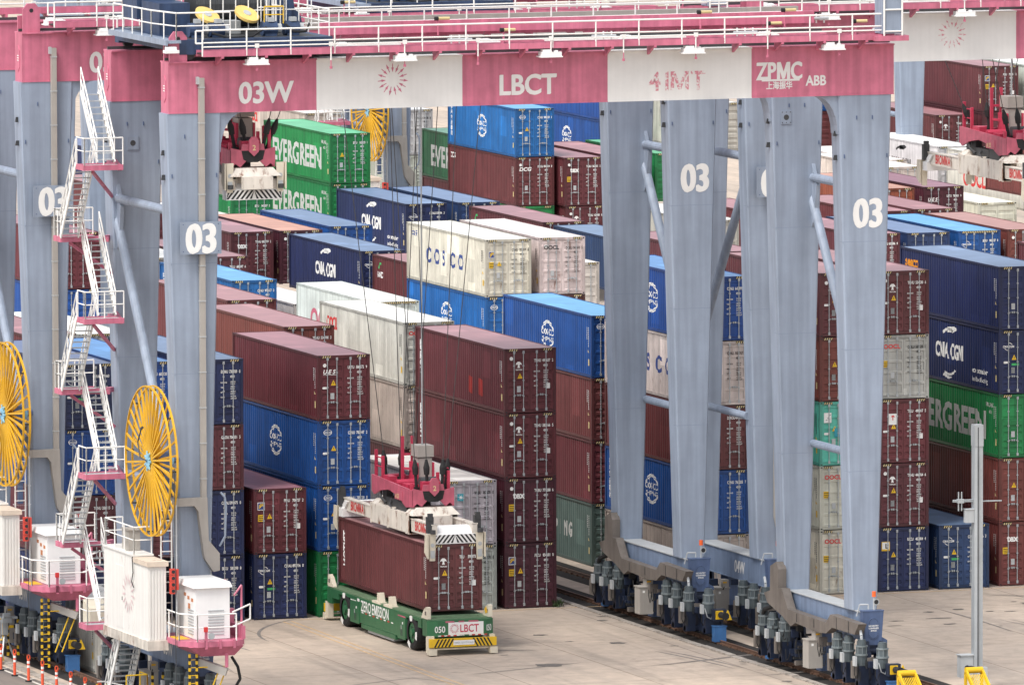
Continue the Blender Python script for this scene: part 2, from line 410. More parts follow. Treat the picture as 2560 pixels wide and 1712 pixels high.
m.prism([(-28.3, ZT+.02), (-27.55, ZT+.02), (-27.55, 28.0), (-27.75, 28.25), (-28.1, 28.25), (-28.3, 28.0)], YF+.02, YF+.14, XZD); m.ring((-27.93, 27.95), .0, .09, lambda u, v: (u, YF+.012, v), 10, 1)
m.prism([(-28.3, ZT+.02), (-27.8, ZT+.02), (-27.8, 27.7), (-28.3, 27.7)], YF+.75, YF+.87, XZD)
kit('end_bracket', 'eb', m, [PINK, MK], 'G')
def leg(x, y, key, tag, inner):
    m = MB(); a, b, d = 1.18, .56, 1.0; e = .06
    zs = ((ZS, b), (ZG-.04, a))
    pts = []
    for z, w in zs: pts += [(x-w, y+e, z), (x-w+e, y, z), (x+w-e, y, z), (x+w, y+e, z), (x+w, y+d-e, z), (x+w-e, y+d, z), (x-w+e, y+d, z), (x-w, y+d-e, z)]
    n = 8
    m.add(pts, [tuple(range(n-1, -1, -1)), tuple(range(n, 2*n))]+[(i, (i+1) % n, n+(i+1) % n, n+i) for i in range(n)])
    # curved knee to the girder
    s = inner; px = x+s*a
    poly = [(px-s*.05, ZG-.045), (px+s*1.0, ZG-.045)]+[(px+s*(1.0-1.0*math.sin(t*math.pi/14)), ZG-.045-1.6*(1-math.cos(t*math.pi/14))) for t in range(1, 8)]+[(px-s*.09, ZG-1.7)]
    m.prism(poly, y+.1, y+d-.1, XZD)
    # weld seams, lifting lugs
    for z in (9.2, 14.3, 18.8):
        w = b+(a-b)*(z-ZS)/(ZG-ZS); m.box((x-w-.002, y-.002, z), (x+w+.002, y+.5, z+.014), 2)
    for z in (23.2, 22.2):
        m.prism([(y+.35, z), (y+.5, z), (y+.35, z+.22)], x-a-.07, x-a+.1, YZD, 3)
    for q, z in ((-.4, 23.9), (.3, 23.9), (-.95, 22.3), (.95, 22.3)): m.box((x+q, y-.04, z), (x+q+.03, y, z+.16), 1)
    kit('leg', key, m, [BLUE, SILL, SEAM, DGREY], tag)
leg(XL, YF, 'lfl', 'L', 1); leg(XL, YB, 'lbl', 'L', 1); leg(XR, YF, 'lfr', 'R', -1); leg(XR, YB, 'lbr', 'R', -1)
m = MB(); m.box((XR-.75, YB-.04, 23.2), (XR-.3, YB, 23.75)); m.ring((XR-.52, 23.48), .0, .12, lambda u, v: (u, YB-.045, v), 12, 1)
for dx in (-.18, 0, .18):
    for dz in (-.22, .22): m.ring((XR-.52+dx, 23.48+dz), 0, .025, lambda u, v: (u, YB-.046, v), 6, 1)
kit('flange_plate', 'fpr', m, [BLUE, DGREY], 'R')
m = MB(); X2 = XL-.1; m.box((X2-.3, YB-.04, 22.9), (X2+.2, YB, 23.45)); m.ring((X2-.05, 23.18), .0, .12, lambda u, v: (u, YB-.045, v), 12, 1); kit('flange_plate', 'fpl', m, [BLUE, DGREY], 'L')
for tag, x in (('L', XL-.78), ('R', XR+.72)):
    for i, (a, b, r) in enumerate((((YB+.4, 20.9), (YF+.6, 20.9), .19), ((YB+.2, 20.1), (YF+.8, 10.1), .2), ((YB+.4, 9.6), (YF+.6, 9.6), .17))):
        m = MB(); m.tube((x, *a), (x, *b), r, 14)
        if i == 0: m.prism([(YB+.3, 22.0), (YB-.35, 20.9), (YB-.55, 20.6), (YB-.3, 19.2), (YB+.3, 18.4)], x-.08, x+.08, YZD)
        kit('brace', 'br%s%d' % (tag, i), m, [BLUE], 'E' if (tag == 'L' and i == 1) else tag, smooth=False)
m = MB(); m.tube((XL-.78, YF+.6, 20.1), (XL-.78, YB+.4, 10.1), .2, 14); kit('brace', 'brW', m, [BLUE], 'W')
# sill beams with bolted end boxes
for tag, x in (('L', XL), ('R', XR)):
    m = MB(); m.box((x-.40, YF-.6, 2.25), (x+.40, YB+1.1, ZS-.04)); m.box((x-.46, YF-.62, ZS-.04), (x+.46, YB+1.12, ZS), 1); m.box((x-.44, YF-.6, 2.21), (x+.44, YB+1.1, 2.25))  # pale flange top stands for settled dust and painted-in reflection
    kit('sill_beam', 'sill'+tag, m, [SILLB, LGREY], tag)
    for k, (y, dy) in enumerate(((YF-.6, -.36), (YB+1.1, .36))):
        y2 = y+dy; a, b = min(y, y2), max(y, y2)
        m = MB(); m.hexa([(x-.36, a, 2.02), (x+.36, a, 2.02), (x+.36, b, 2.02), (x-.36, b, 2.02), (x-.46, a, ZS+.03), (x+.46, a, ZS+.03), (x+.46, b, ZS+.03), (x-.46, b, ZS+.03)])
        m.box((x-.48, a-.02, ZS+.03), (x+.48, b+.02, ZS+.07)); m.box((x-.3, a+.05, 1.75), (x+.3, b, 2.02), 1)
        m.prism([(x+.40, 2.35), (x+.66, 2.2), (x+.66, 2.05), (x+.36, 2.02)], a+.1, a+.2, XZD)
        kit('end_box', 'ebx%s%d' % (tag, k), m, [SILL, NAVY], tag)
        if k == 0:
            m = MB(); yy = y2-.03
            m.prism([(x-.22+.22*(1+math.cos(t))-.0, 0) for t in ()] or [(x+.23*math.cos(t), 2.72+(.22 if math.sin(t) > 0 else -.22)+.23*math.sin(t)) for t in [i*math.pi/8 for i in range(16)]], yy, y2+.01, XZD)
            for t in range(18):
                an = t*2*math.pi/18; m.ring((x+.19*math.cos(an), 2.72+(.22 if math.sin(an) > 0 else -.22)+.19*math.sin(an)), 0, .017, XZ(yy-.004), 6, 2)
            for j, s_ in enumerate(('NO ENTRY', 'CONFINED', 'SPACE')): m.text(s_, .09, lambda u, v, j=j: (x+u, yy-.005, 2.80-j*.1+v), 1, align='C', bold=.03)
            kit('inspection_hatch', 'hat'+tag, m, [SILL, MW, NAVY], tag, 'ebx%s0' % tag)
    # bogies
    for k, yc in enumerate((-33.3, -24.3)):
        m = MB()
        m.prism([(yc-2.0, .42), (yc+2.0, .42), (yc+2.0, .95), (yc+1.6, 1.2), (yc+.5, 1.45), (yc+.35, 2.2), (yc-.35, 2.2), (yc-.5, 1.45), (yc-1.6, 1.2), (yc-2.0, .95)], x-.36, x-.26, YZD)
        m.prism([(yc-2.0, .42), (yc+2.0, .42), (yc+2.0, .95), (yc+1.6, 1.2), (yc+.5, 1.45), (yc+.35, 2.2), (yc-.35, 2.2), (yc-.5, 1.45), (yc-1.6, 1.2), (yc-2.0, .95)], x+.26, x+.36, YZD)
        m.box((x-.26, yc-1.9, .75), (x+.26, yc+1.9, 1.0)); m.tube((x-.42, yc, 1.75), (x+.42, yc, 1.75), .16, 12)
        for q in (-1.05, 1.05): m.box((x-.42, yc+q-.12, .95), (x+.42, yc+q+.12, 1.3))
        kit('bogie', 'bog%s%d' % (tag, k), m, [NAVY], tag)
        for j in range(4):
            yw = yc-1.55+j*1.03; m = MB(); m.tube((x-.09, yw, .50), (x+.09, yw, .50), .315, 18); m.tube((x-.2, yw, .5), (x+.2, yw, .5), .1, 8)
            kit('wheel', 'whl%s%d%d' % (tag, k, j), m, [DGREY], tag, 'bog%s%d' % (tag, k))
    sd = -1
    for k, yc in enumerate((-22.75, -23.85, -25.2, -31.4, -32.65, -34.1, -35.25)):
        xm = x-.78; m = MB(); z0 = 1.28
        if k == 6: xm = x-.3
        m.tube((xm, yc, z0), (xm, yc, z0+.42), .235, 12, 0); m.tube((xm, yc, z0+.42), (xm, yc, z0+.50), .275, 12, 1); m.tube((xm, yc, z0+.50), (xm, yc, z0+.78), .225, 12, 0)
        m.tube((xm, yc, z0+.78), (xm, yc, z0+.84), .26, 12, 1); m.tube((xm, yc, z0+.84), (xm, yc, z0+1.02), .2, 12, 0); m.tube((xm, yc, z0+1.02), (xm, yc, z0+1.08), .17, 12, 0)
        for t in range(7):
            an = t*2*math.pi/7; m.box((xm+.22*math.cos(an)-.02, yc+.22*math.sin(an)-.02, z0+.5), (xm+.22*math.cos(an)+.02, yc+.22*math.sin(an)+.02, z0+.78), 1)
        m.box((xm-.2, yc-.2, .42), (xm+.24, yc+.2, z0), 2); m.tube((xm-.2, yc, .52), (x-.2, yc, .52), .14, 8, 2)
        kit('drive_motor', 'mot%s%d' % (tag, k), m, [MOTOR, MOTORF, NAVY], tag)
        if k in (0, 1, 2, 3, 4, 5, 6):
            m = MB(); xj = xm-.5; m.box((xj, yc-.5, 1.32), (xj+.1, yc-.24, 1.72)); m.path([(xj+.05, yc-.37, 1.32), (xj+.02, yc-.4, .98), (xj+.15, yc-.25, .78), (xm-.1, yc-.05, 1.25)], .018, 5, 1)
            kit('junction_box', 'jb%s%d' % (tag, k), m, [LGREY, BLACK], tag)
        if k in (0, 2, 3, 5):
            m = MB(); m.box((xm-.48, yc-.19, .78), (xm-.28, yc+.02, 1.5)); kit('cable_post', 'cp%s%d' % (tag, k), m, [DUCT], tag)
    for k, (y, s) in enumerate(((-35.55, -1), (-21.9, 1))):
        m = MB(); m.box((x-.28, min(y, y+s*.3), 1.0), (x+.28, max(y, y+s*.3), 1.5), 1); m.box((x-.2, min(y+s*.3, y+s*.38), 1.08), (x+.12, max(y+s*.3, y+s*.38), 1.45), 0)
        m.tube((x, y+s*.42, 1.28), (x, y+s*.95, 1.28), .14, 10, 2); m.tube((x, y+s*.95, 1.28), (x, y+s*1.02, 1.28), .17, 10, 2)
        m.prism([(x+.12, 1.05), (x+.48, 1.05), (x+.4, 1.25), (x+.3, 1.48), (x+.2, 1.25)], y+s*.44, y+s*.52, XZD, 0)
        kit('buffer', 'buf%s%d' % (tag, k), m, [YEL, NAVY, BLACK], tag)
        m = MB(); m.box((x-.26, min(y, y+s*.4), .1), (x+.26, max(y, y+s*.4), .76), 0); m.box((x-.3, min(y, y+s*.42), .76), (x+.3, max(y, y+s*.42), .79), 0)
        kit('sweeper_box', 'swp%s%d' % (tag, k), m, [paint('sweeper_blue_paint', (.045, .15, .36), .5, .2, .1)], tag)
    m = MB(); m.box((x-1.12, -28.9, .55), (x-.5, -28.2, 1.72)); m.box((x-1.15, -28.93, 1.72), (x-.47, -28.17, 1.77)); m.box((x-1.0, -28.91, 1.5), (x-.9, -28.901, 1.6), 1)
    m.box((x-.8, -28.85, 1.77), (x-.5, -28.4, 2.1)); m.box((x-.78, -28.862, 1.95), (x-.6, -28.851, 2.02), 2)
    kit('control_cabinet', 'cab'+tag, m, [TRAY, MW, MY], tag)
    m = MB()
    m.prism([(-29.5, .25), (-29.1, .2), (-29.2, 1.6), (-30.2, 2.2), (-31.0, 2.2), (-30.0, 1.4)], x-.2, x+.3, YZD); kit('frame_plate', 'vpm'+tag, m, [SILL], tag); m = MB(); m.prism([(-28.0, .3), (-27.4, .3), (-27.0, 2.2), (-27.9, 2.2)], x-.2, x+.3, YZD)
    kit('frame_plate', 'vpl'+tag, m, [SILL], tag)
    m = MB()
    pts = [(-23.84, 4.35), (-24.54, 4.6), (-24.8, 4.3), (-24.79, 3.51), (-25.23, 3.52), (-25.92, 2.72), (-30.36, 2.66), (-30.87, 3.06), (-34.1, 3.0), (-33.65, 2.52), (-31.04, 2.52), (-30.36, 2.2), (-29.34, 2.14), (-26.78, 2.24), (-26.26, 2.04), (-25.23, 2.37), (-23.5, 2.75), (-23.1, 3.13), (-23.8, 3.3)]
    m.prism(pts, x-.92, x-.55, YZD)
    for y in (-33, -31.6, -29, -27): m.bar((x-.935, y, 2.3), (x-.935, y, 3.0 if y < -31 else 2.65), .02, .012, 1, (0, 1, 0))
    kit('cable_duct', 'duct'+tag, m, [DUCT, DGREY], 'R' if tag == 'R' else 'X')
    m = MB(); pts = [(x-.7, -33.75, 2.75), (x-.75, -34.0, 2.5), (x-.75, -34.05, 2.1), (x-.8, -33.9, 1.7)]; m.path(pts, .06, 8, 0)
    m.path([(x-.7, -31.2, 2.3), (x-.72, -31.3, 1.7), (x-.9, -31.5, 1.5)], .07, 8, 1); m.path([(x-.7, -23.6, 2.6), (x-.85, -23.0, 2.4), (x-.85, -22.6, 1.9)], .1, 8, 1); m.path([(x-.9, -22.9, 1.3), (x-.9, -23.6, .9), (x-.9, -24.4, 1.2)], .02, 6, 1)
    m.path([(x-.3, -35.0, 1.9), (x-.5, -35.35, 1.5), (x-.45, -35.5, 1.15), (x-.25, -35.45, 1.05), (x-.15, -35.45, 1.4)], .025, 6, 0)
    kit('cable', 'cbl'+tag, m, [LGREY, BLACK], tag)
    m = MB(); xb, yb = x+.12, YF-.72
    m.tube((xb, yb, ZS+.07), (xb, yb, ZS+.62), .04, 8, 0); m.tube((xb, yb, ZS+.62), (xb, yb, ZS+.84), .085, 10, 1); m.tube((xb+.02, yb, ZS+.42), (xb+.02, yb-.22, ZS+.42), .05, 10, 2, r2=.14); m.ring((xb+.02, ZS+.42), 0, .1, XZ(yb-.222), 10, 3)
    m.path([(xb-.25, yb, ZS+.1), (xb-.25, yb, ZS+.3), (xb-.6, yb+.1, ZS+.3), (xb-.7, yb+.2, ZS-.2)], .03, 6, 0)
    kit('beacon_lamp', 'bea'+tag, m, [LGREY, ORNG, GAL, MK], tag)
rc = random.Random(5)
for tag, x in (('L', XL), ('R', XR)):
    m = MB()
    for i in range(34):
        y = rc.uniform(-35.4, -22.3); z = rc.uniform(.35, 2.0); a = rc.uniform(.06, .22); h = rc.uniform(.08, .4)
        m.box((x-.62-rc.uniform(0, .25), y, z), (x-.40, y+a, z+h), rc.choice((0, 0, 1, 2)))
    for i in range(26):
        y = rc.uniform(-35.2, -22.6); z = rc.uniform(1.0, 2.1); d = rc.uniform(-.7, .7); xx = x-.66-rc.uniform(0, .35)
        m.path([(xx, y, z), (xx-.04, y+d*.3, z-rc.uniform(.2, .5)), (xx-.02, y+d*.7, z-rc.uniform(.2, .6)), (xx, y+d, z-rc.uniform(0, .4))], .018, 5, 2)
    kit('hose_tangle', 'fit'+tag, m, [NAVY, DUCT, BLACK], tag)
# left front leg: number plate, cable tray
def plate(st):
    m = MB(); m.box((-28.0, YF-.36, 19.2), (-26.25, YF-.31, 20.52)); heavy(m, st, 1.66, lambda u, v, e: (-27.125+u, YF-.367-e, 19.27+v), 1, sx=.80)
    for x in (-27.9, -26.4):
        for z in (19.3, 20.4): m.box((x, YF-.365, z), (x+.04, YF-.361, z+.04), 2)
    for x in (-27.7, -26.55): m.box((x, YF-.31, 19.4), (x+.08, YF, 20.3), 2)
    return m.mesh('number_plate', [BLUE, MW, SILL], BASE)
m = MB(); m.box((-27.12, YF-.24, 9.25), (-26.9, YF-.04, 26.35)); m.box((-27.22, YF-.24, 26.1), (-27.12, YF-.06, 26.4), 1)
z = 10.0
while z < 26: m.box((-27.14, YF-.26, z), (-26.88, YF-.03, z+.04), 1); z += 1.45
kit('cable_tray', 'tray', m, [TRAY, LGREY], 'L')
m = MB()
m.prism([(-27.12, 9.25), (-28.12, 9.25), (-28.12, 8.93), (-27.45, 8.93), (-27.28, 8.7), (-27.22, 8.2), (-27.05, 6.9), (-27.0, 6.72), (-26.65, 6.2), (-26.38, 6.25), (-26.38, 6.95), (-26.85, 7.5), (-26.9, 9.25)], YF-.32, YF-.02, XZD)
m.box((-28.6, YF-.3, 8.93), (-28.12, YF+3.4, 9.25))
kit('cable_tray', 'traye', m, [TRAY, LGREY], 'E')
m = MB(); m.prism([(-27.12, 9.25), (-27.12, 5.2), (-27.0, 4.7), (-27.0, 4.2), (-26.4, 3.9), (-26.4, 4.9), (-26.75, 5.3), (-26.9, 9.25)], YF-.26, YF-.02, XZD); kit('cable_tray', 'trayw', m, [TRAY, LGREY], 'W')
m = MB(); m.path([(-26.2, YF+.1, 9.4), (-26.05, YF, 9.2), (-26.0, YF, 8.8), (-26.05, YF, 7.6), (-26.25, YF+.1, 7.2)], .045, 8)
kit('pipe', 'pipe', m, [BLUE], 'L')
# cable reel
rx, ry, rz, RR = -29.3, -32.9, 10.85, 3.05
m = MB(); YZr = lambda d: (lambda u, v: (d, u, v))
for d in (rx-.14, rx+.14):
    for t in range(48):
        a0, a1 = 2*math.pi*t/48, 2*math.pi*(t+1)/48
        m.bar((d, ry+RR*math.cos(a0), rz+RR*math.sin(a0)), (d, ry+RR*math.cos(a1), rz+RR*math.sin(a1)), .05, .085, 0, (1, 0, 0))
kit('cable_reel', 'reel', m, [REELY], 'E')
m = MB()
for t in range(32):
    a = 2*math.pi*(t+.3)/32
    for d, da in ((rx-.14, .03), (rx+.14, -.03)):
        m.bar((d*.65+rx*.35, ry+.25*math.cos(a), rz+.25*math.sin(a)), (d, ry+(RR-.02)*math.cos(a+da), rz+(RR-.02)*math.sin(a+da)), .085, .05, 0, (1, 0, 0))
    if t % 4 == 0: m.bar((rx-.16, ry+2.9*math.cos(a), rz+2.9*math.sin(a)), (rx+.16, ry+2.9*math.cos(a), rz+2.9*math.sin(a)), .06, .06, 1)
kit('spokes', 'spk', m, [REELY, DGREY], 'E', 'reel')
m = MB(); m.tube((rx-.16, ry, rz), (rx+.9, ry, rz), .2, 14, 0)
for t in range(14):
    a = 2*math.pi*t/14; m.bar((rx-.17, ry, rz), (rx-.17, ry+(.42 if t % 2 else .3)*math.cos(a), rz+(.42 if t % 2 else .3)*math.sin(a)), .07, .04, 0, (1, 0, 0))
kit('hub', 'hub', m, [PBLUE], 'E', 'reel')
m = MB(); m.path([(rx-.2, ry, rz), (rx-.3, ry+.6, rz+.1), (rx-.3, ry+.9, rz+.7), (rx-.3, ry+.4, rz+1.3)], .03, 6); m.tube((rx-.3, ry+.4, rz+1.3), (rx-.3, ry+.25, rz+1.35), .06, 6); m.tube((rx, ry-3.05, rz), (rx+.05, ry-3.0, .3), .018, 5)
kit('reel_cable', 'rcab', m, [DGREY], 'E', 'reel')
m = MB(); m.tube((rx+.3, ry, rz), (XL-.8, ry+.3, rz), .16, 10); m.box((rx+.25, ry-.3, rz-.35), (rx+.75, ry+.3, rz+.35)); m.bar((rx+.6, ry, rz-.3), (rx+.6, ry, 7.0), .2, .2)
kit('reel_gearbox', 'rgb', m, [SILL], 'E')
# stairs
LZ = [22.6, 19.42, 16.3, 13.1, 9.9, 6.75, 3.7]
LXa, LXb = -30.37, -29.45
def landing(i, z):
    f = i % 2 == 0; y0, y1 = (-28.5, -27.4) if f else (-25.2, -24.2)
    m = MB(); m.box((-30.75, y0, z-.22), (-29.05, y0+.08, z)); m.box((-30.75, y1-.08, z-.22), (-29.05, y1, z)); m.box((-30.75, y0+.08, z-.22), (-30.67, y1-.08, z)); m.box((-30.66, y0+.09, z-.1), (-29.05, y1-.09, z-.05), 1)
    m.bar((-29.1, y0+.3, z-.17), (-28.2, -24.0 if not f else -24.5, z-.17), .18, .2)
    m.bar((-29.2, y1-.1, z-.2), (-28.5, -24.7, z-.2), .16, .2); m.bar((-30.2, (y0+y1)/2, z-.3), (-28.2, -24.4, z-1.7), .1, .12)
    kit('stair_landing', 'land%d' % i, m, [PINK, LGREY], 'E')
    m = MB(); zz = z
    yo = y0+.04 if f else y1-.04
    handrail(m, [(-30.7, y1 if f else y0, zz), (-30.7, yo, zz), (-29.05, yo, zz)], 1.1, 1.0, .03)
    if not f: handrail(m, [(-30.7, y0+.05, zz), (-30.7, y1, zz)], 1.1, .5, .03)
    kit('handrail', 'lr%d' % i, m, [RAILW], 'E', 'land%d' % i)
def flight(i, x, ya, za, yb, zb, tag='E', name='stair_flight', wd=.75):
    m = MB()
    for s in (-wd/2, wd/2):
        m.bar((x+s, ya, za), (x+s, yb, zb), .05, .2)
        for h in (.5, 1.0): m.tube((x+s, ya, za+h), (x+s, yb, zb+h), .03, 6)
        for k in range(6): t = k/5; y = ya+(yb-ya)*t; z = za+(zb-za)*t; m.tube((x+s, y, z), (x+s, y, z+1.0), .024, 6)
    n = max(3, int(abs(zb-za)/.24))
    for k in range(n):
        t = (k+.5)/n; y = ya+(yb-ya)*t; z = za+(zb-za)*t; m.box((x-wd/2+.03, y-.13, z-.02), (x+wd/2-.03, y+.13, z+.015), 1)
    kit(name, 'fl%s' % i, m, [RAILW, LGREY], tag)
for i, z in enumerate(LZ): landing(i, z)
flight(0, LXb, -27.4, 22.6, -25.2, 25.4)
for i in range(6):
    f = i % 2 == 0; a, b = (-27.4, -25.2) if f else (-25.2, -27.4)
    flight(i+1, LXa if f else LXb, a, LZ[i], b, LZ[i+1])
flight(8, -29.3, -30.0, 3.4, -27.9, .25, wd=.95)
# long low stairs' foot cage and barriers
m = MB(); handrail(m, [(-29.9, -31.2, .0), (-29.0, -31.2, .0), (-29.0, -30.2, 0)], 1.9, .9, .03); kit('safety_cage', 'cage', m, [YEL], 'E')
def hazard_post(m, x, y, z0, z1, w=.1):
    n = int((z1-z0)/.14)
    for k in range(n): m.box((x-w/2, y-w/2, z0+k*.14), (x+w/2, y+w/2, z0+k*.14+.139), k % 2)
m = MB()
for x in (-29.72, -29.35): hazard_post(m, x, -26.6, .02, 1.1, .09)
m.bar((-29.72, -26.6, 1.1), (-29.35, -26.6, 1.1), .05, .05, 2); m.bar((-29.35, -26.6, 1.08), (-29.0, -28, 1.08), .04, .04, 2); m.bar((-29.72, -26.6, .55), (-29.35, -26.6, .55), .04, .04, 2)
kit('barrier', 'barr', m, [YEL, BLACK, RAILW], 'E')
for i, x in enumerate((-28.75, -28.3)):
    m = MB(); hazard_post(m, x, -31.1, .3, 2.1, .09); kit('hazard_post', 'hzp%d' % i, m, [YEL, BLACK], 'E')
# switchgear house
m = MB()
hx0, hx1 = -30.0, -29.2
m.box((hx0, -32.6, 3.7), (hx1, -28.55, 6.95)); m.box((hx0-.05, -32.65, 6.95), (hx1+.05, -28.5, 7.02))
m.box((hx0+.02, -34.5, 3.7), (hx1-.02, -32.602, 6.72)); m.box((hx0-.04, -34.6, 3.3), (hx1+.04, -28.5, 3.7), 1)
for k in range(6): x = hx0+.06+k*.13; m.box((x, -34.53, 3.75), (x+.06, -34.5, 6.6))
m.box((hx0-.012, -31.2, 3.85), (hx0, -30.2, 6.4)); m.box((hx0-.03, -31.1, 5.0), (hx0-.012, -31.05, 5.15), 2)
kit('switchgear_house', 'house', m, [HOUSEW, paint('house_skirt_paint', (.6, .55, .48), .6, .25, .2, rust=.5), DGREY], 'E')
m = MB(); m.box((hx0-.04, -34.6, 6.72), (hx1+.06, -32.61, 6.92)); kit('roof', 'houser', m, [paint('rusty_roof_paint', (.62, .52, .42), .7, .2, 0, rust=.45)], 'E', 'house')
m = MB(); sunburst(m, (0, 0), .85, lambda u, v: (hx0-.018, -31.9-u, 5.35+v)); kit('house_emblem', 'housee', m, [paint('faded_pink_marking', (.68, .50, .51), .6, .2)], 'E', 'house')
m = MB(); handrail(m, [(hx1, -32.5, 7.02), (hx0+.05, -32.5, 7.02), (hx0+.05, -28.6, 7.02), (hx1, -28.6, 7.02)], 1.1, 1.2, .03); kit('handrail', 'houserail', m, [RAILW], 'E', 'house')
m = MB(); m.box((-29.8, -31.3, 7.03), (-29.3, -30.4, 7.85)); m.box((-29.85, -31.35, 7.85), (-29.25, -30.35, 7.9)); kit('grey_box', 'houseb', m, [TRAY], 'E', 'house')
m = MB(); m.path([(hx0+.1, -32.4, 7.0), (hx0-.06, -32.6, 6.9), (hx0-.06, -32.7, 6.3), (hx0-.06, -32.5, 5.9), (hx0-.06, -32.8, 5.7)], .02, 5); kit('loose_cable', 'housec', m, [BLACK], 'E', 'house')
m = MB()
for k in range(4): z = 5.6+k*.26; m.box((hx1+.1, -34.75, z), (hx1+.32, -34.55, z+.24), 0); m.ring((hx1+.21, z+.12), 0, .075, XZ(-34.756), 8, 1)
m.box((hx1+.36, -34.7, 5.75), (hx1+.46, -34.5, 6.6), 0); m.tube((hx1+.4, -34.6, 3.4), (hx1+.4, -34.6, 9.2), .03, 6, 2)
kit('signal_box', 'sig', m, [paint('signal_red_paint', (.6, .06, .04), .5, .1), MK, LGREY], 'E')
m = MB()
for x in (-28.95, -28.5): m.tube((x, -33.0, 3.8), (x, -33.0, 9.2), .035, 6)
z = 4.2
while z < 9: m.tube((-28.95, -33.0, z), (-28.5, -33.0, z), .025, 6); z += .42
for z in (6.2, 7.0, 7.8): m.ring((-28.72, -33.0), .36, .40, lambda u, v, z=z: (u, v-.2, z), 12)
kit('ladder', 'lad', m, [RAILW], 'E')
# air-conditioned cabinet on its pink platform
m = MB(); m.box((-28.45, -36.0, 3.86), (-27.0, -33.5, 5.95))
for k in range(9):
    z = 4.02+k*.12; m.box((-27.92, -36.025, z), (-27.25, -35.99, z+.05), 1); m.box((-28.475, -35.75, z), (-28.44, -35.05, z+.05), 1)
m.box((-28.47, -34.4, 3.95), (-28.44, -33.9, 4.7), 1)
for q, y, z in ((0, -35.7, 5.35), (0, -35.2, 5.4), (0, -34.75, 5.5)): m.box((-28.456, y, z), (-28.45, y+.28, z+.14), 2)
m.box((-28.456, -35.3, 4.95), (-28.45, -35.0, 5.25), 2)
kit('machine_cabinet', 'acb', m, [ACW, LGREY, paint('faded_orange_marking', (.5, .2, .09), .6, .3)], 'E')
m = MB(); m.hexa([(-28.58, -36.15, 5.95), (-26.92, -36.15, 5.95), (-26.92, -33.4, 5.95), (-28.58, -33.4, 5.95), (-28.5, -36.05, 6.17), (-27.0, -36.05, 6.17), (-27.0, -33.5, 6.17), (-28.5, -33.5, 6.17)]); kit('roof', 'acr', m, [ACW], 'E', 'acb')
m = MB()
pl = [(-29.2, -36.0), (-28.6, -36.75), (-26.9, -36.75), (-26.45, -36.2), (-26.45, -33.2), (-29.2, -33.2)]
m.prism(pl, 3.62, 3.84, lambda u, v, d: (u, v, d)); m.hexa([(-28.3, -36.3, 3.2), (-26.9, -36.3, 3.2), (-26.9, -33.4, 3.2), (-28.3, -33.4, 3.2), (-28.9, -36.6, 3.62), (-26.6, -36.6, 3.62), (-26.6, -33.3, 3.62), (-28.9, -33.3, 3.62)])
m.box((-26.55, -36.2, 3.84), (-26.4, -33.3, 4.35)); m.box((-26.6, -34.7, 3.84), (-26.38, -34.4, 4.9)); m.box((-29.1, -35.6, 3.842), (-28.55, -34.4, 3.85), 1); m.tube((-27.3, -36.5, 3.3), (-27.3, -36.5, 2.75), .07, 8)
for x, y in ((-26.5, -33.9), (-26.5, -36.0)): m.path([(x, y, 4.3), (x, y, 6.0), (x-.35, y-.1, 5.6)], .045, 6)
for x in (-28.3, -27.7, -27.1): m.box((x, -36.8, 3.55), (x+.1, -36.7, 3.9))
kit('platform', 'plat', m, [PINK, MY], 'E')
m = MB(); handrail(m, [(-29.15, -33.3, 3.84), (-29.15, -36.0, 3.84), (-28.6, -36.7, 3.84), (-26.95, -36.7, 3.84)], 1.1, 1.5, .032); m.path([(-26.95, -36.2, 4.94), (-26.1, -35.9, 5.2), (-26.1, -35.9, 4.6), (-26.95, -36.2, 4.35)], .035, 6)
kit('handrail', 'platr', m, [RAILW], 'E', 'plat')
m = MB(); m.tube((-28.1, -36.8, 4.1), (-28.1, -37.0, 4.1), .05, 10, 0, r2=.14); m.box((-28.35, -36.85, 4.25), (-28.2, -36.75, 4.45), 1); m.box((-28.3, -36.8, 3.6), (-28.2, -36.7, 4.3), 2); kit('horn', 'horn', m, [GAL, MR, PINK], 'E', 'plat')
m = MB(); hz = [(-28.75, -36.1), (-28.45, -36.1)]
for x, y in hz: hazard_post(m, x, y, .35, 3.3, .08)
for k in range(9): m.bar((hz[0][0], -36.1, .5+k*.32), (hz[1][0], -36.1, .5+k*.32), .03, .03, 0)
kit('boarding_ladder', 'blad', m, [YEL, BLACK], 'E')
m = MB()
for dx in (0, .3): m.tube((-28.2+dx, -36.2, 1.0), (-27.5+dx, -36.2, 2.7), .03, 6, 0)
m.tube((-28.4, -36.2, 2.75), (-27.3, -36.2, 2.75), .025, 6, 0); m.bar((-28.3, -35.9, 2.95), (-27.3, -36.5, 2.55), .25, .3, 1)
m.path([(-26.9, -35.9, 3.1), (-26.7, -36.1, 2.7), (-26.6, -36.1, 2.2), (-26.75, -36.0, 1.9)], .06, 8, 2)
kit('stay', 'stay', m, [YEL, TRAY, BLACK], 'E')
m = MB(); m.box((-29.7, -25.6, 3.1), (-28.75, -25.5, 4.0)); m.hexa([(-29.7, -25.5, 3.1), (-28.75, -25.5, 3.1), (-28.75, -24.6, 3.2), (-29.7, -24.6, 3.2), (-29.7, -25.5, 4.0), (-28.75, -25.5, 4.0), (-28.75, -24.6, 4.3), (-29.7, -24.6, 4.3)]); kit('equipment_panel', 'eqp', m, [CREAM], 'E')
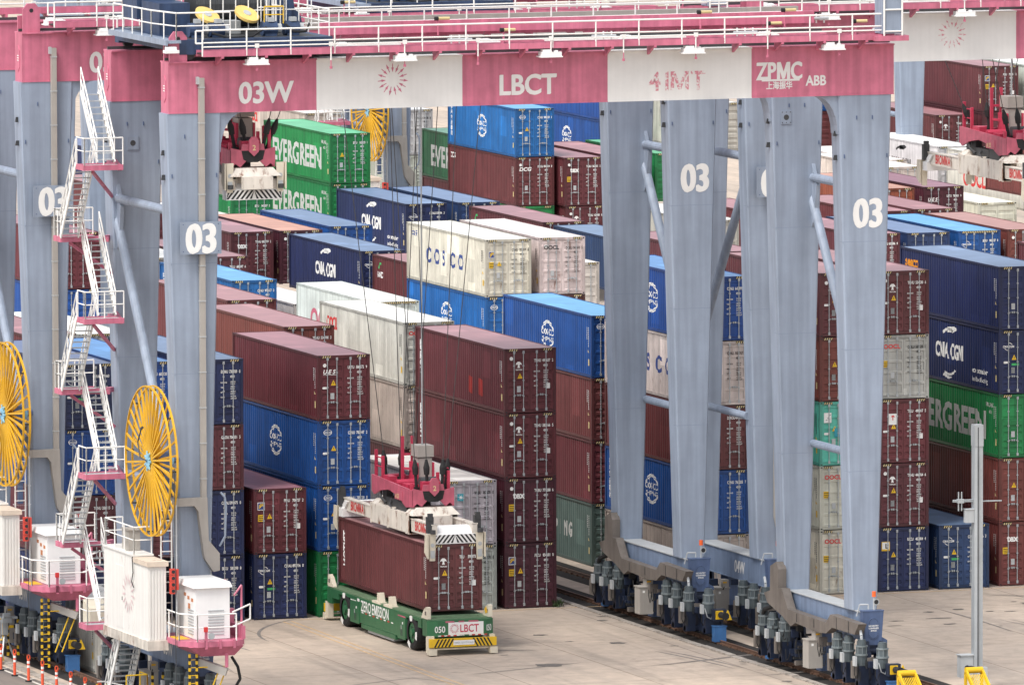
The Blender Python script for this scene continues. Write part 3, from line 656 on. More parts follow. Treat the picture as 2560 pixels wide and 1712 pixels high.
# walkways
def walkway(y0, y1, yr, key, x0=-27.2, x1=2.95, z=27.25):
    m = MB(); ya, yb = min(y0, y1), max(y0, y1)
    m.box((x0, ya, z), (x1, ya+.06, z+.24)); m.box((x0, yb-.06, z), (x1, yb, z+.24)); m.box((x0, ya+.07, z+.1), (x1, yb-.07, z+.14), 1)
    x = x0+.8
    while x < x1: m.prism([(y0, z), (y1, z), (y1, z-.42), (y1+(y0-y1)*.3, z-.3)], x, x+.1, YZD); m.box((x, yr-.06, z-.08), (x+.1, yr+.06, z)); x += 1.87
    kit('walkway', key, m, [PINK, DGREY], 'G')
    m = MB(); handrail(m, [(x0, yr, z+.02), (x1, yr, z+.02)], 1.06, 1.87, .036); m.path([(x0, yr, z+.55), (x0-.25, yr+.1, z+.55), (x0-.25, yr+.1, z+1.06), (x0, yr, z+1.06)], .036, 6)
    m.tube((x0, yr, z+.40), (x1, yr, z+.40), .03, 6)
    x = x0+2.3
    while x < x1-1:
        m.tube((x, yr-.06, z+.4), (x, yr-.06, z-.25), .03, 6); m.box((x-.09, yr-.1, z+.33), (x+.09, yr-.06, z+.5)); m.tube((x, yr-.06, z-.25), (x, yr-.06, z-.5), .025, 6, 1); m.tube((x, yr-.06, z-.5), (x, yr-.06, z-.6), .06, 6, 1); x += 3.17
    kit('handrail', key+'r', m, [RAILW, PINK], 'G', key)
walkway(YF-.95, YF-.1, YF-.93, 'wf'); walkway(YB+1.95, YB+1.1, YB+1.93, 'wr'); 
for i, x in enumerate((-24.85, -18.5, -12.2, -5.95, .25)):
    for k, y in (('f', YF-.75), ('r', YB-1.0)):
        m = MB(); m.box((x-.42, y-.32, 26.93), (x+.42, y+.2, 27.1)); m.box((x-.5, y-.36, 26.88), (x+.46, y+.24, 26.93)); m.box((x-.36, y-.26, 27.1), (x+.0, y+.1, 27.2)); m.box((x+.15, y-.2, 27.1), (x+.3, y+.1, 27.16))
        m.path([(x-.3, y-.1, 27.07), (x-.35, y-.2, 27.25), (x-.2, y-.1, 27.5)], .012, 5, 1)
        kit('floodlight', 'fl_%s%d' % (k, i), m, [ACW, DGREY], 'G')
        m = MB(); q = x+3.0; yy = (YF if k == 'f' else YB)+1.25
        for s in (-.3, .05, .4): m.box((q+s, yy-.06, 27.35), (q+s+.05, yy, 27.75), 0)
        m.tube((q-.45, yy-.08, 27.55), (q+.6, yy-.08, 27.55), .07, 8, 1)
        kit('tube_lamp', 'tl_%s%d' % (k, i), m, [RAILW, LGREY], 'G')
m = MB(); m.box((2.35, YF-1.05, 27.5), (3.2, YF-.2, 30.5), 0); m.box((2.0, YF-1.15, 27.2), (3.5, YF-.1, 27.42), 2)
for x in (2.42, 3.22):
    m.tube((x, YF-1.1, 27.4), (x, YF-1.1, 30.5), .04, 6, 1)
for z in (27.6, 28.5, 29.2, 29.9): m.tube((2.4, YF-1.1, z), (3.22, YF-1.1, z), .035, 6, 1)
kit('lift_shaft', 'lift', m, [BLUE, RAILW, PINK], 'G')
m = MB()
for q in (YF-.2, YB+.2):
    for x in (-2.3, 1.5, -14):
        m.tube((x, q, 27.3), (x, q, 28.0), .04, 6, 0); m.tube((x, q, 28.0), (x+.5, q, 28.0), .07, 8, 1); m.tube((x-.15, q, 28.0), (x, q, 28.0), .09, 8, 2)
kit('warning_lamp', 'wl', m, [PINK, MPY, BLACK], 'G')
m = MB(); m.box((-19, YB+.62, 27.4), (3, YB+.9, 27.9)); m.box((-19, YB+2.5, 27.5), (3, YB+2.8, 28.0), 1); kit('cable_channel', 'chan', m, [PINK, TRAY], 'G')

def lettering(root, block, gid):
    F = lambda u, v: (u, YF-.006, v)
    def L(nm, *calls):
        m = MB()
        for st, size, x, z, sx in calls: heavy(m, st, size, lambda u, v, e: (x+u, YF-.006-e, z+v), sx=sx, align='L', wd=.016)
        part(nm, m.mesh(nm, [CWHITE], BASE), root)
    L('crane_number', (gid, 1.2, -25.35, 25.28, .95)); L('owner_lettering', ('LBCT', 1.15, -14.1, 25.33, .93))
    m = MB(); heavy(m, 'ZPMC', 1.0, lambda u, v, e: (-2.84+u, YF-.006-e, 25.66+v), sx=.74, align='L', wd=.02); m.box((-2.6, YF-.009, 25.58), (-.92, YF-.005, 25.66)); part('maker_lettering', m.mesh('maker_lettering', [CWHITE], BASE), root)
    L('maker_lettering', ('上海振华', .34, -2.4, 25.28, .86)); L('supplier_lettering', ('ABB', .58, -.65, 25.37, .86))
def leg_lettering(root, block):
    m = MB(); heavy(m, block, 1.66, lambda u, v, e: (XR+.12+u, YF-.006-e, 19.42+v), sx=.80); part('leg_number', m.mesh('leg_number', [CWHITE], BASE), root)
def sill_lettering(root, gid):
    m = MB(); heavy(m, gid, .72, lambda u, v, e: (XL-.406-e, -29.3-u, 2.52+v), sx=.85, align='L', wd=.012); part('sill_number', m.mesh('sill_number', [CWHITE], BASE), root)
def heavy(m, st, size, fn, mi=0, sx=1, align='C', wd=.03):
    """wide-stroke digits: the same outline laid three times, each a hair further out"""
    for k, d in enumerate((-wd, wd, -wd/2, wd/2, 0)):
        e = k*.0012; m.text(st, size, lambda u, v: fn(u+d*size, v+(.012*size if k % 2 else -.012*size if k == 0 else 0), e), mi, align=align, sx=sx)
def emb():
    m = MB(); sunburst(m, (0, 0), .68, lambda u, v: (-18.75+u, YF-.006, 26.08+v))
    m2 = MB(); m2.text('41MT', 1.1, lambda u, v: (-7.6+u, YF-.007, 25.33+v), 0, sx=.98)
    fm = bpy.data.materials.new('worn_red_marking'); t, p = nodes(fm)
    tc = t.nodes.new('ShaderNodeTexCoord'); n = t.nodes.new('ShaderNodeTexNoise'); n.inputs['Scale'].default_value = 9; n.inputs['Detail'].default_value = 6; t.links.new(tc.outputs['Object'], n.inputs['Vector'])
    rp = t.nodes.new('ShaderNodeMapRange'); rp.inputs[1].default_value = .40; rp.inputs[2].default_value = .55; t.links.new(n.outputs[0], rp.inputs[0])
    mx = t.nodes.new('ShaderNodeMixRGB'); mx.inputs[1].default_value = (.74, .73, .71, 1); mx.inputs[2].default_value = (.6, .22, .27, 1); t.links.new(rp.outputs[0], mx.inputs[0]); t.links.new(mx.outputs[0], p.inputs['Base Color'])
    return m.mesh('emblem', [PINK], BASE), m.mesh('emblem', [fm], BASE), m2.mesh('capacity_lettering', [fm], BASE)
EMB = emb()
def crane(off, label, tags, block=None, gid=None):
    root = empty('gantry_crane', (BASE[0]+off[0], BASE[1]+off[1], 0), label, 'gantry crane', 'rail mounted gantry cranes over the container stacks')
    made = {}
    for key, (nm, me, tag, par) in KIT.items():
        if tag in tags:
            made[key] = part(nm, me, made.get(par, root) if par else root)
            if nm == 'hose_tangle': made[key]['kind'] = 'stuff'
    if block:
        if 'L' in tags: part('number_plate', plate(block), root); sill_lettering(root, gid)
        if 'R' in tags: leg_lettering(root, block)
        if 'G' in tags: lettering(root, block, gid); part('emblem', EMB[1 if block == '04' else 0], root); part('capacity_lettering', EMB[2], root)
    return root
crane((0, 0), 'nearest red and white gantry crane on blue-grey legs, its full girder across the picture', 'LERG', '03', '03W')
crane((0, 20.5), 'second blue-grey and red gantry crane, standing close behind the nearest one', 'LERG', '03', '03W')
crane((32.3, 19.0), 'gantry crane over the right block, only its white girder part and left legs in view', 'LWRG', '04', '04W')
crane((73.5, 189.0), 'distant gantry crane seen under the white girder panel, with a yellow reel', 'LE')
crane((76.1, 185.5), 'distant gantry crane showing one pale leg left of the highest maroon container', 'R')
crane((32.3, 116.5), 'distant gantry crane glimpsed behind the topmost stairs of the nearest crane', 'L')

# ================================================================ shipping containers
CL, CW, CH, TIER = 12.192, 2.438, 2.896, 2.906
PIT, Y0, DEP = .28, .14, .036
def corr(y):
    t = (y-Y0) % PIT
    if t < .072: return 0
    if t < .14: return (t-.072)/.068*DEP
    if t < .212: return DEP
    return (1-(t-.212)/.068)*DEP
def conform(mb, x=.027):
    """cut flat lettering (points x,y,z) along the corrugation folds and press it onto the wall"""
    bm = bmesh.new(); me = bpy.data.meshes.new('tmp'); me.from_pydata(mb.v, [], mb.f); me.polygons.foreach_set('material_index', mb.m); bm.from_mesh(me); bpy.data.meshes.remove(me)
    ys = [v.co.y for v in bm.verts]; a, b = min(ys), max(ys)
    k = int((a-Y0)/PIT)-1
    while Y0+k*PIT < b:
        for o in (0, .072, .14, .212):
            y = Y0+k*PIT+o
            if a < y < b: bmesh.ops.bisect_plane(bm, geom=bm.verts[:]+bm.edges[:]+bm.faces[:], plane_co=(0, y, 0), plane_no=(0, 1, 0), dist=1e-5)
        k += 1
    for v in bm.verts: v.co.x = x+corr(v.co.y)
    o = MB(); bm.verts.index_update()
    o.v = [tuple(v.co) for v in bm.verts]; o.f = [[v.index for v in f.verts] for f in bm.faces]; o.m = [f.material_index for f in bm.faces]
    bm.free(); return o
SH = {}
def wall_mesh(right=False, flat=False):
    m = MB(); ys = [.12]
    k = 0
    while Y0+k*PIT < 12.06:
        for o in (0, .072, .14, .212):
            y = Y0+k*PIT+o
            if .12 < y < 12.07: ys.append(y)
        k += 1
    ys.append(12.072)
    if flat: ys = [.12, 12.072]
    def X(y): d = .03+(0 if flat else corr(y)); return CW-d if right else d
    vs = []
    for y in ys: vs += [(X(y), y, .15), (X(y), y, 2.79)]
    m.add(vs, [(2*i, 2*i+1, 2*i+3, 2*i+2) for i in range(len(ys)-1)])
    return m.mesh('side_wall', [CP])
def frame_mesh():
    m = MB()
    for x in (0, CW-.13):
        for y, d in ((0, .12), (CL-.12, .12)): m.box((x, y, .12), (x+.13, y+d, 2.78))
    for x in (.002, CW-.066):
        m.box((x, .162, .02), (x+.064, CL-.162, .155)); m.box((x, .178, 2.80), (x+.064, CL-.178, 2.892))
    m.box((.13, .004, .03), (CW-.13, .11, .15)); m.box((.18, .004, 2.76), (CW-.18, .10, 2.89)); m.box((.13, .03, 2.72), (CW-.13, .1, 2.758))
    m.box((.13, CL-.1, .03), (CW-.13, CL-.004, .15)); m.box((.18, CL-.1, 2.76), (CW-.18, CL-.004, 2.89))
    for x in (-.003, CW-.175):
        for y in (-.003, CL-.175):
            for z in (0, CH-.118):
                m.box((x, y, z), (x+.178, y+.178, z+.118))
    # hand-holds in the castings
    for x in (.045, CW-.135):
        for z in (.03, CH-.088): m.box((x, -.006, z), (x+.09, -.0035, z+.058), 1)
    for y in (.04, CL-.13):
        for z in (.03, CH-.088): m.box((-.006, y, z), (-.0035, y+.09, z+.058), 1)
    m.box((.07, .3, .145), (CW-.07, CL-.3, .16))
    m.box((.07, CL-.09, .15), (CW-.07, CL-.05, 2.76))
    return m.mesh('frame', [CF, MK])
def roof_mesh():
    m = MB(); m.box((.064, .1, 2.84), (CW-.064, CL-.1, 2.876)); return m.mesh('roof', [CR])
def door_mesh(style, right):
    m = MB(); x0, x1 = (.135, 1.213) if not right else (1.225, 2.303); z0, z1 = .16, 2.715; yb, yr = .045, .082
    e = .09
    m.box((x0, yb+.03, z0), (x1, .1, z1))
    if style == 'A': bands = [(.30, .50), (.62, .80), (1.02, 1.20), (1.32, 1.50), (1.70, 1.90), (2.20, 2.42)]; s = .04
    else: bands = [(.26, .66), (.76, 1.16), (1.26, 1.66), (1.76, 2.16), (2.26, 2.62)]; s = .022
    zs = [(z0, yb)]
    for a, b in bands: zs += [(a, yb), (a+s, yr), (b-s, yr), (b, yb)]
    zs.append((z1, yb))
    xa, xb = x0+e, x1-e
    for (za, ya), (zb, yb2) in zip(zs, zs[1:]):
        m.add([(xa, ya, za), (xb, ya, za), (xb, yb2, zb), (xa, yb2, zb)], [(0, 1, 2, 3)])
    for a, b in ((x0, xa), (xb, x1)): m.box((a, yb-.002, z0), (b, yb+.03, z1))
    for a, b in bands:   # recess cheeks
        for x in (xa, xb): m.add([(x, yb, a), (x, yr, a+s), (x, yr, b-s), (x, yb, b)], [(0, 1, 2, 3)])
    # gasket and hinges
    m.box((x1 if not right else x0-.012, yb+.002, z0), (x1+.012 if not right else x0, yb+.02, z1), 1)
    hx = .118 if not right else CW-.158
    for z in (.35, 1.0, 1.75, 2.45): m.box((hx, -.004, z), (hx+.04, .05, z+.09))
    return m.mesh('door', [CP, MK])
def lockbar_mesh(x, side):
    m = MB(); y = .012
    m.tube((x, y, .10), (x, y, 2.80), .021, 6)
    for z in (.10, 2.67): m.box((x-.045, -.022, z), (x+.045, .03, z+.13))
    for z in (.75, 1.45, 2.1): m.box((x-.04, -.012, z), (x+.04, .04, z+.05))
    s = side
    m.box((min(x, x+s*.36), -.02, .80), (max(x, x+s*.36), -.002, .835)); m.box((x+s*.17-.03, -.03, .78), (x+s*.17+.03, .04, .86))
    return m.mesh('locking_bar', [GAL])
LBX = [(.46, 1), (.90, -1), (1.53, 1), (1.97, -1)]
def init_shared():
    SH['wl'] = wall_mesh(); SH['wr'] = wall_mesh(True); SH['wf'] = wall_mesh(False, True); SH['frame'] = frame_mesh(); SH['roof'] = roof_mesh()
    for st in 'AB':
        SH['d'+st+'0'] = door_mesh(st, False); SH['d'+st+'1'] = door_mesh(st, True)
    for i, (x, s) in enumerate(LBX): SH['lb%d' % i] = lockbar_mesh(x, s)
    # hazard strips on the door header
    for key, full in (('hz', 0), ('hz2', 1), ('hzf', 2)):
        m = MB()
        for a, b in [((.2, .62), (CW-.62, CW-.2), (.2, CW-.2))[full]]:
            n = int((b-a)/.1)
            m.box((a, -.004, 2.775), (b, .003, 2.885), 1)
            for i in range(n):
                x = a+.02+i*(b-a)/n; m.add([(x, -.007, 2.78), (x+.045, -.007, 2.78), (x+.085, -.007, 2.88), (x+.04, -.007, 2.88)], [(0, 1, 2, 3)], 0)
        SH[key] = m.mesh('header_stripes', [MPY, MK])
    for key, mat in (('wt', MW), ('wtd', MK)):
        m = MB(); F = lambda u, v: (u, .038, v)
        for i, a in enumerate(('MAX.GROSS', 'TARE', 'NET', 'CU.CAP.')):
            z = 1.83-i*.215
            m.text(a, .085, lambda u, v, z=z: F(1.40+u, z+v), bold=.03, sx=.62)
            for j, bb in enumerate((('32,500 KG', '71,650 LB'), ('3,820 KG', '8,420 LB'), ('28,680 KG', '63,230 LB'), ('76.4 CU.M', '2,700 CU.FT'))[i]):
                m.text(bb, .085, lambda u, v, z=z, j=j: F(1.86+u, z+.03-j*.095+v), bold=.03, sx=.62)
        SH[key] = m.mesh('weight_lettering', [mat])
    F = lambda u, v: (u, .036, v)
    m = MB(); m.flat([(.60, .95), (.78, .95), (.78, 1.22), (.60, 1.22)], F); SH['plate'] = m.mesh('data_plate', [LGREY])
    m = MB(); m.flat([(.62, 1.56), (.86, 1.56), (.74, 1.80)], lambda u, v: (u, .032, v), 0); m.flat([(.725, 1.62), (.755, 1.62), (.75, 1.72), (.73, 1.72)], lambda u, v: (u, .03, v), 1); SH['warn'] = m.mesh('warning_label', [YEL, MK])
    m = MB(); m.flat([(.25, 1.4), (.43, 1.4), (.45, 1.43), (.45, 1.47), (.43, 1.5), (.25, 1.5), (.23, 1.47), (.23, 1.43)], F); SH['wlab'] = m.mesh('white_label', [MW])
    m = MB(); m.ring((.34, 2.45), 0.0, .085, F, 12); SH['dot'] = m.mesh('round_label', [MW])
    m = MB(); m.flat([(.62, 1.30), (.98, 1.30), (.98, 1.40), (.62, 1.40)], F); SH['eco'] = m.mesh('green_label', [MGN])
    m = MB(); m.flat([(.2, 1.45), (.48, 1.45), (.48, 1.75), (.2, 1.75)], F)
    for z in (1.5, 1.58, 1.66): m.flat([(.23, z), (.45, z), (.45, z+.03), (.23, z+.03)], lambda u, v: (u, .033, v), 1)
    SH['caut'] = m.mesh('caution_placard', [YEL, MK])
    m = MB(); m.flat([(2.0, 1.08), (2.16, 1.08), (2.16, 1.32), (2.0, 1.32)], F); SH['paper'] = m.mesh('paper_sticker', [MW])
    # owner's marks along the front end of the side wall
    for key, mat in (('sm', MW), ('smd', MK)):
        m = MB(); G = lambda u, v: (.022, u, v)
        for y, n in ((.42, 11), (.62, 7)):
            for i in range(n): m.flat([(y, 2.32-i*.085), (y+.07, 2.32-i*.085), (y+.07, 2.27-i*.085), (y, 2.27-i*.085)], G, 0)
        m.flat([(.36, .55), (.52, .55), (.52, .85), (.36, .85)], G, 1); m.flat([(.36, 1.15), (.56, 1.15), (.56, 1.3)], G, 1)
        SH[key] = m.mesh('side_marks', [mat, MPY if mat == MW else YEL])
init_shared()
LM = {}
def door_number(num, dark):
    k = (num, dark)
    if k not in LM:
        a, b, c = num.split('|') if '|' in num else (num.split()[0], num.split()[1], num.split()[2] if len(num.split()) > 2 else '')
        m = MB(); F = lambda u, v: (u, .024, v)
        m.text(a, .185, lambda u, v: F(1.41+u, 2.28+v), bold=.03, sx=.66); m.text(b, .185, lambda u, v: F(1.80+u, 2.28+v), bold=.03, sx=.66)
        if c: m.text(c, .185, lambda u, v: F(2.25+u, 2.28+v), bold=.03, sx=.66)
        m.text('45G1', .15, lambda u, v: F(1.84+u, 2.07+v), bold=.03, sx=.66)
        LM[k] = m.mesh('door_lettering', [MK if dark else MW])
    return LM[k]
def emblem(kind, dark=False):
    k = ('e', kind, dark)
    if k in LM: return LM[k]
    m = MB(); F = lambda u, v: (u, .022, v); FF = lambda u, v: (u, -.0125, v); mats = [MK if dark else MW]
    if kind == 'tree':      # mushroom-shaped T with the word below
        c = (.68, 2.02)
        m.flat([(c[0]-.15, 2.16), (c[0]-.12, 2.25), (c[0]-.05, 2.31), (c[0]+.05, 2.31), (c[0]+.12, 2.25), (c[0]+.15, 2.16), (c[0]+.06, 2.2), (c[0]+.035, 2.12), (c[0]+.07, 2.04), (c[0]-.07, 2.04), (c[0]-.035, 2.12), (c[0]-.06, 2.2)], F)
        m.text('TRITON', .085, lambda u, v: F(c[0]+u, 1.92+v), align='C', bold=.03)
    elif kind == 'tex': m.text('tex', .42, lambda u, v: FF(.66+u, 2.02+v), bold=.035, align='C', sx=.95)
    elif kind == 'ues':
        m.text('U E S', .26, lambda u, v: FF(.24+u+v*.25, 2.08+v), bold=.05); m.box((.26, .02, 2.02), (.92, .023, 2.04))
    elif kind == 'ocg': m.text('DCG', .3, lambda u, v: FF(.24+u+v*.2, 2.1+v), bold=.04, sx=1.15)
    elif kind == 'cma':
        m.text('CMA CGM', .14, lambda u, v: F(.46+u, 2.12+v), bold=.03, align='C', sx=.8)
        m.ring((.46, 2.16), .19, .215, F, 8, 0, .5, 1.6, 1, .9); m.ring((.46, 2.18), .19, .215, F, 8, 0, 3.6, 4.7, 1, .9)
    elif kind == 'globe':
        c = (.46, 2.38); m.ring(c, .145, .165, F, 24, 0, 0, 2*math.pi, 1.2, .8)
        for a in (-.5, 0, .5): m.ring((c[0], c[1]), .16*max(.1, abs(a)), .16*max(.1, abs(a))+.016, F, 16, 0, .5, 2.64, 1.2, .8) if a else None
        m.text('COSCO', .115, lambda u, v: (c[0]+u, .019, c[1]-.05+v), bold=.05, align='C', sx=.85)
    elif kind == 'oocl': mats = [MR]; m.text('OOCL', .27, lambda u, v: FF(.64+u, 2.3+v), bold=.05, align='C', sx=1.05)
    elif kind == 'ooclw': m.text('OOCL', .27, lambda u, v: FF(.64+u, 2.3+v), bold=.05, align='C', sx=1.05)
    elif kind == 'slash':
        mats = [MB_, YEL, MW]
        m.flat([(.18, 1.95), (.52, 1.95), (.52, 2.3), (.18, 2.3)], lambda u, v: (u, .03, v), 2)
        m.flat([(.205, 1.98), (.495, 1.98), (.495, 2.275), (.205, 2.275)], lambda u, v: (u, .026, v), 0)
        m.flat([(.23, 2.06), (.34, 2.18), (.47, 2.22), (.47, 2.17), (.36, 2.13), (.27, 2.02)], F, 1); m.flat([(.23, 2.15), (.31, 2.23), (.47, 2.26), (.47, 2.24), (.34, 2.2), (.25, 2.12)], F, 1)
    elif kind == 'star':
        mats = [TEALM, MW]
        m.flat([(.6, 2.0), (.92, 2.0), (.92, 2.32), (.6, 2.32)], lambda u, v: (u, .028, v), 0)
        for i in range(7):
            an = math.pi*2*i/7+.3; p = [(.76+.14*math.cos(an), 2.16+.14*math.sin(an)), (.76+.035*math.cos(an+.5), 2.16+.035*math.sin(an+.5)), (.76, 2.16), (.76+.035*math.cos(an-.5), 2.16+.035*math.sin(an-.5))]
            m.flat(p, F, 1)
    elif kind == 'tile':
        mats = [MW, YEL, MK]
        m.flat([(.16, 1.85), (.56, 1.85), (.56, 2.27), (.16, 2.27)], lambda u, v: (u, .03, v), 1); m.flat([(.19, 1.93), (.53, 1.93), (.53, 2.24), (.19, 2.24)], lambda u, v: (u, .027, v), 0)
        m.text('L', .3, lambda u, v: F(.34+u, 1.97+v), 2, bold=.05)
    elif kind == 'sq':
        mats = [MW, MR]
        m.flat([(.5, 1.75), (.9, 1.75), (.9, 2.25), (.5, 2.25)], lambda u, v: (u, .03, v), 0)
        m.flat([(.6, 2.08), (.65, 2.17), (.75, 2.17), (.8, 2.08), (.72, 2.11), (.72, 1.95), (.68, 1.95), (.68, 2.11)], F, 1)
    elif kind == 'birds':
        mats = [MW, MK, TEALM]
        m.flat([(.22, 1.95), (.58, 1.95), (.58, 2.4), (.22, 2.4)], lambda u, v: (u, .03, v), 0)
        for q in ((.3, 2.05), (.38, 2.15), (.46, 2.26)): m.bar((q[0], .026, q[1]), (q[0]+.08, .026, q[1]+.05), .004, .02, 1)
        m.flat([(.72, 1.3), (1.05, 1.3), (1.05, 1.7), (.72, 1.7)], F, 2)
    LM[k] = m.mesh('door_emblem', mats); return LM[k]
def globe(m, cy, cz, s, second=True):
    """globe of meridian strokes with two words across; drawn left side (u to the back is -y)"""
    G = lambda u, v: (0, cy-u*s*1.32, cz+v*s)
    for sy in (1, -1):
        for sx in (.38, .95): m.ring((0, 0), .80, .88, G, 10, 0, (.42 if sy > 0 else math.pi+.42), (math.pi-.42 if sy > 0 else 2*math.pi-.42), sx, 1.0)
        m.ring((0, sy*.1), .6, .67, G, 8, 0, .75 if sy > 0 else math.pi+.75, math.pi-.75 if sy > 0 else 2*math.pi-.75, 1.0, 1)
    m.text('COSCO', .52, lambda u, v: G(u, .0+v), align='C', sx=.88)
    if second: m.text('SHIPPING', .36, lambda u, v: G(u, -.38+v), align='C', sx=.95)
def side_mark(kind):
    k = ('s', kind)
    if k in LM: return LM[k]
    m = MB(); mats = [MW]; flat = kind.startswith('f_')
    G = lambda u, v: (0, 11.9-u, v)
    kk = kind.replace('f_', '')
    if kk == 'ever':
        mats = [MLG, MW]
        vs, fs, w = T('EVERGREEN', .05); m.text('EVERGREEN', 1.72, lambda u, v: (0, 10.6-u*8.9/(w*1.72), .78+v), bold=.05)
        m.text('EMCU 962', .26, lambda u, v: (0, 1.75-u, 2.25+v), bold=.03, sx=.8); m.text('45G1', .2, lambda u, v: (0, 1.3-u, 1.95+v), bold=.03, sx=.8)
    elif kk == 'globe':
        globe(m, 6.1, 1.5, .78)
    elif kk == 'globev':
        globe(m, 6.1, 1.5, .78)
        for i, ch in enumerate('中远海运集运'): m.text(ch, .30, lambda u, v, i=i: (0, 11.75-u, 2.15-i*.31+v), bold=.02)
    elif kk == 'chars':
        for i, ch in enumerate('中远海运集运'): m.text(ch, .30, lambda u, v, i=i: (0, 11.75-u, 2.15-i*.31+v), bold=.02)
    elif kk == 'cosco':
        mats = [MB_]
        for i, ch in enumerate('COSCO'): m.text(ch, 1.05, lambda u, v, i=i: (0, 9.2-i*1.22-u, 1.1+v), bold=.045)
        m.text('中远', .45, lambda u, v: (0, 11.4-u, 2.2+v), bold=.02)
    elif kk in ('cma', 'cmak'):
        if kk == 'cmak': mats = [MK]
        m.text('CMA CGM', .98, lambda u, v: (0, 7.8-u*.86, 1.12+v), bold=.03, sx=.8)
        m.ring((6.2, 1.45), 1.02, 1.16, lambda u, v: (0, u, v), 10, 0, .95, 2.0, 1.1, .92); m.flat([(6.35, 2.3), (6.35, 2.55), (5.5, 2.62), (5.2, 2.5), (5.6, 2.35)], lambda u, v: (0, u, v))
        m.ring((6.2, 1.35), 1.02, 1.14, lambda u, v: (0, u, v), 10, 0, 4.0, 5.2, 1.1, .9); m.flat([(6.3, .30), (6.8, .42), (6.9, .28), (6.2, .16), (5.8, .28)], lambda u, v: (0, u, v))
        if kk == 'cma':
            m.text('eco container', .34, lambda u, v: (0, 3.4-u, .75+v), bold=.03, sx=1.0); m.text('bamboo flooring', .3, lambda u, v: (0, 3.4-u, .36+v), bold=.01, sx=.95)
    elif kk == 'oocl':
        mats = [MR]; m.text('OOCL', .78, lambda u, v: (0, 11.3-u*.72, 1.75+v), bold=.06)
    elif kk == 'bigoocl':
        mats = [MR]; m.text('OOCL', 1.25, lambda u, v: (0, 9.6-u, .9+v), bold=.05)
    elif kk == 'pinkoocl':
        mats = [MPK]; m.text('OOCL', 1.5, lambda u, v: (0, 10.0-u, .75+v), bold=.05)
    elif kk == 'vert':     # word set vertically, reading downwards
        m.text('TRITON', .34, lambda u, v: (0, 11.5+v*.9-.1, 2.35-u), bold=.04, sx=1.25)
    elif kk == 'gold':
        mats = [MW, MGN]
        m.text('GOLD', .42, lambda u, v: (0, 11.55-u, 1.75+v), bold=.04, sx=.8); m.ring((11.0, 2.2), .22, .33, lambda u, v: (0, u, v), 10, 1, 0, 2.2)
    elif kk == 'seaco':
        mats = [paint('marking_orange', (.72, .27, .01), .6, .1)]; m.text('seaco', .72, lambda u, v: (0, 11.6-u, 2.05+v), bold=.07)
    elif kk == 'ther':
        mats = [YEL]; m.text('ther', .85, lambda u, v: (0, 11.6-u, 1.7+v), bold=.06)
    elif kk == 'ocg': m.text('DCG', .45, lambda u, v: (0, 11.75-u, 2.15+v), bold=.05, sx=.8)
    elif kk == 'shipping':
        mats = [MLG]
        for i, ch in enumerate('CHINA SHIPPING'): m.text(ch, .95, lambda u, v, i=i: (0, 11.3-i*.62-u*.6, 1.1+v), bold=.05)
    elif kk == 'patch':
        mats = [MPK]
        for y in (4.9, 3.6): m.flat([(y, .55), (y-.5, .5), (y-.45, 1.25), (y, 1.3)], lambda u, v: (0, u, v))
        MATS.setdefault('fresh_red_paint', paint('fresh_red_paint', (.35, .035, .03), .5, .2)); mats = [MW, MATS['fresh_red_paint']]
        m.m = [1]*len(m.m)
        m.text('TRITON', .34, lambda u, v: (0, 11.5+v*.9-.1, 2.35-u), 0, bold=.04, sx=1.25)
    elif kk == 'white':
        mats = [MW, MR]; m.flat([(11.5, .9), (10.6, .9), (10.6, 1.9), (11.5, 1.9)], lambda u, v: (0, u, v), 0)
    o = conform(m, .026) if not flat else m
    if flat: o.v = [(.026, y, z) for x, y, z in o.v]
    LM[k] = o.mesh('side_lettering', mats); return LM[k]
COLR = {'maroon': (.105, .024, .030), 'maroon2': (.125, .030, .034), 'plum': (.075, .018, .03), 'brick': (.165, .042, .036), 'orange': (.26, .065, .035), 'brown': (.11, .035, .03),
        'blue': (.008, .065, .255), 'sky': (.012, .12, .36), 'navy': (.014, .024, .085), 'slate': (.02, .045, .12), 'green': (.012, .185, .055), 'dgreen': (.02, .12, .05),
        'white': (.62, .60, .54), 'reefer': (.66, .68, .66), 'cream': (.58, .545, .485), 'beige': (.44, .40, .345), 'brick2': (.15, .04, .042), 'grey': (.40, .42, .42), 'teal': (.10, .46, .36), 'sage': (.09, .14, .12)}
DARKTXT = ('white', 'reefer', 'cream', 'beige', 'grey', 'teal')
GRP = 'shipping containers stacked in the yard'
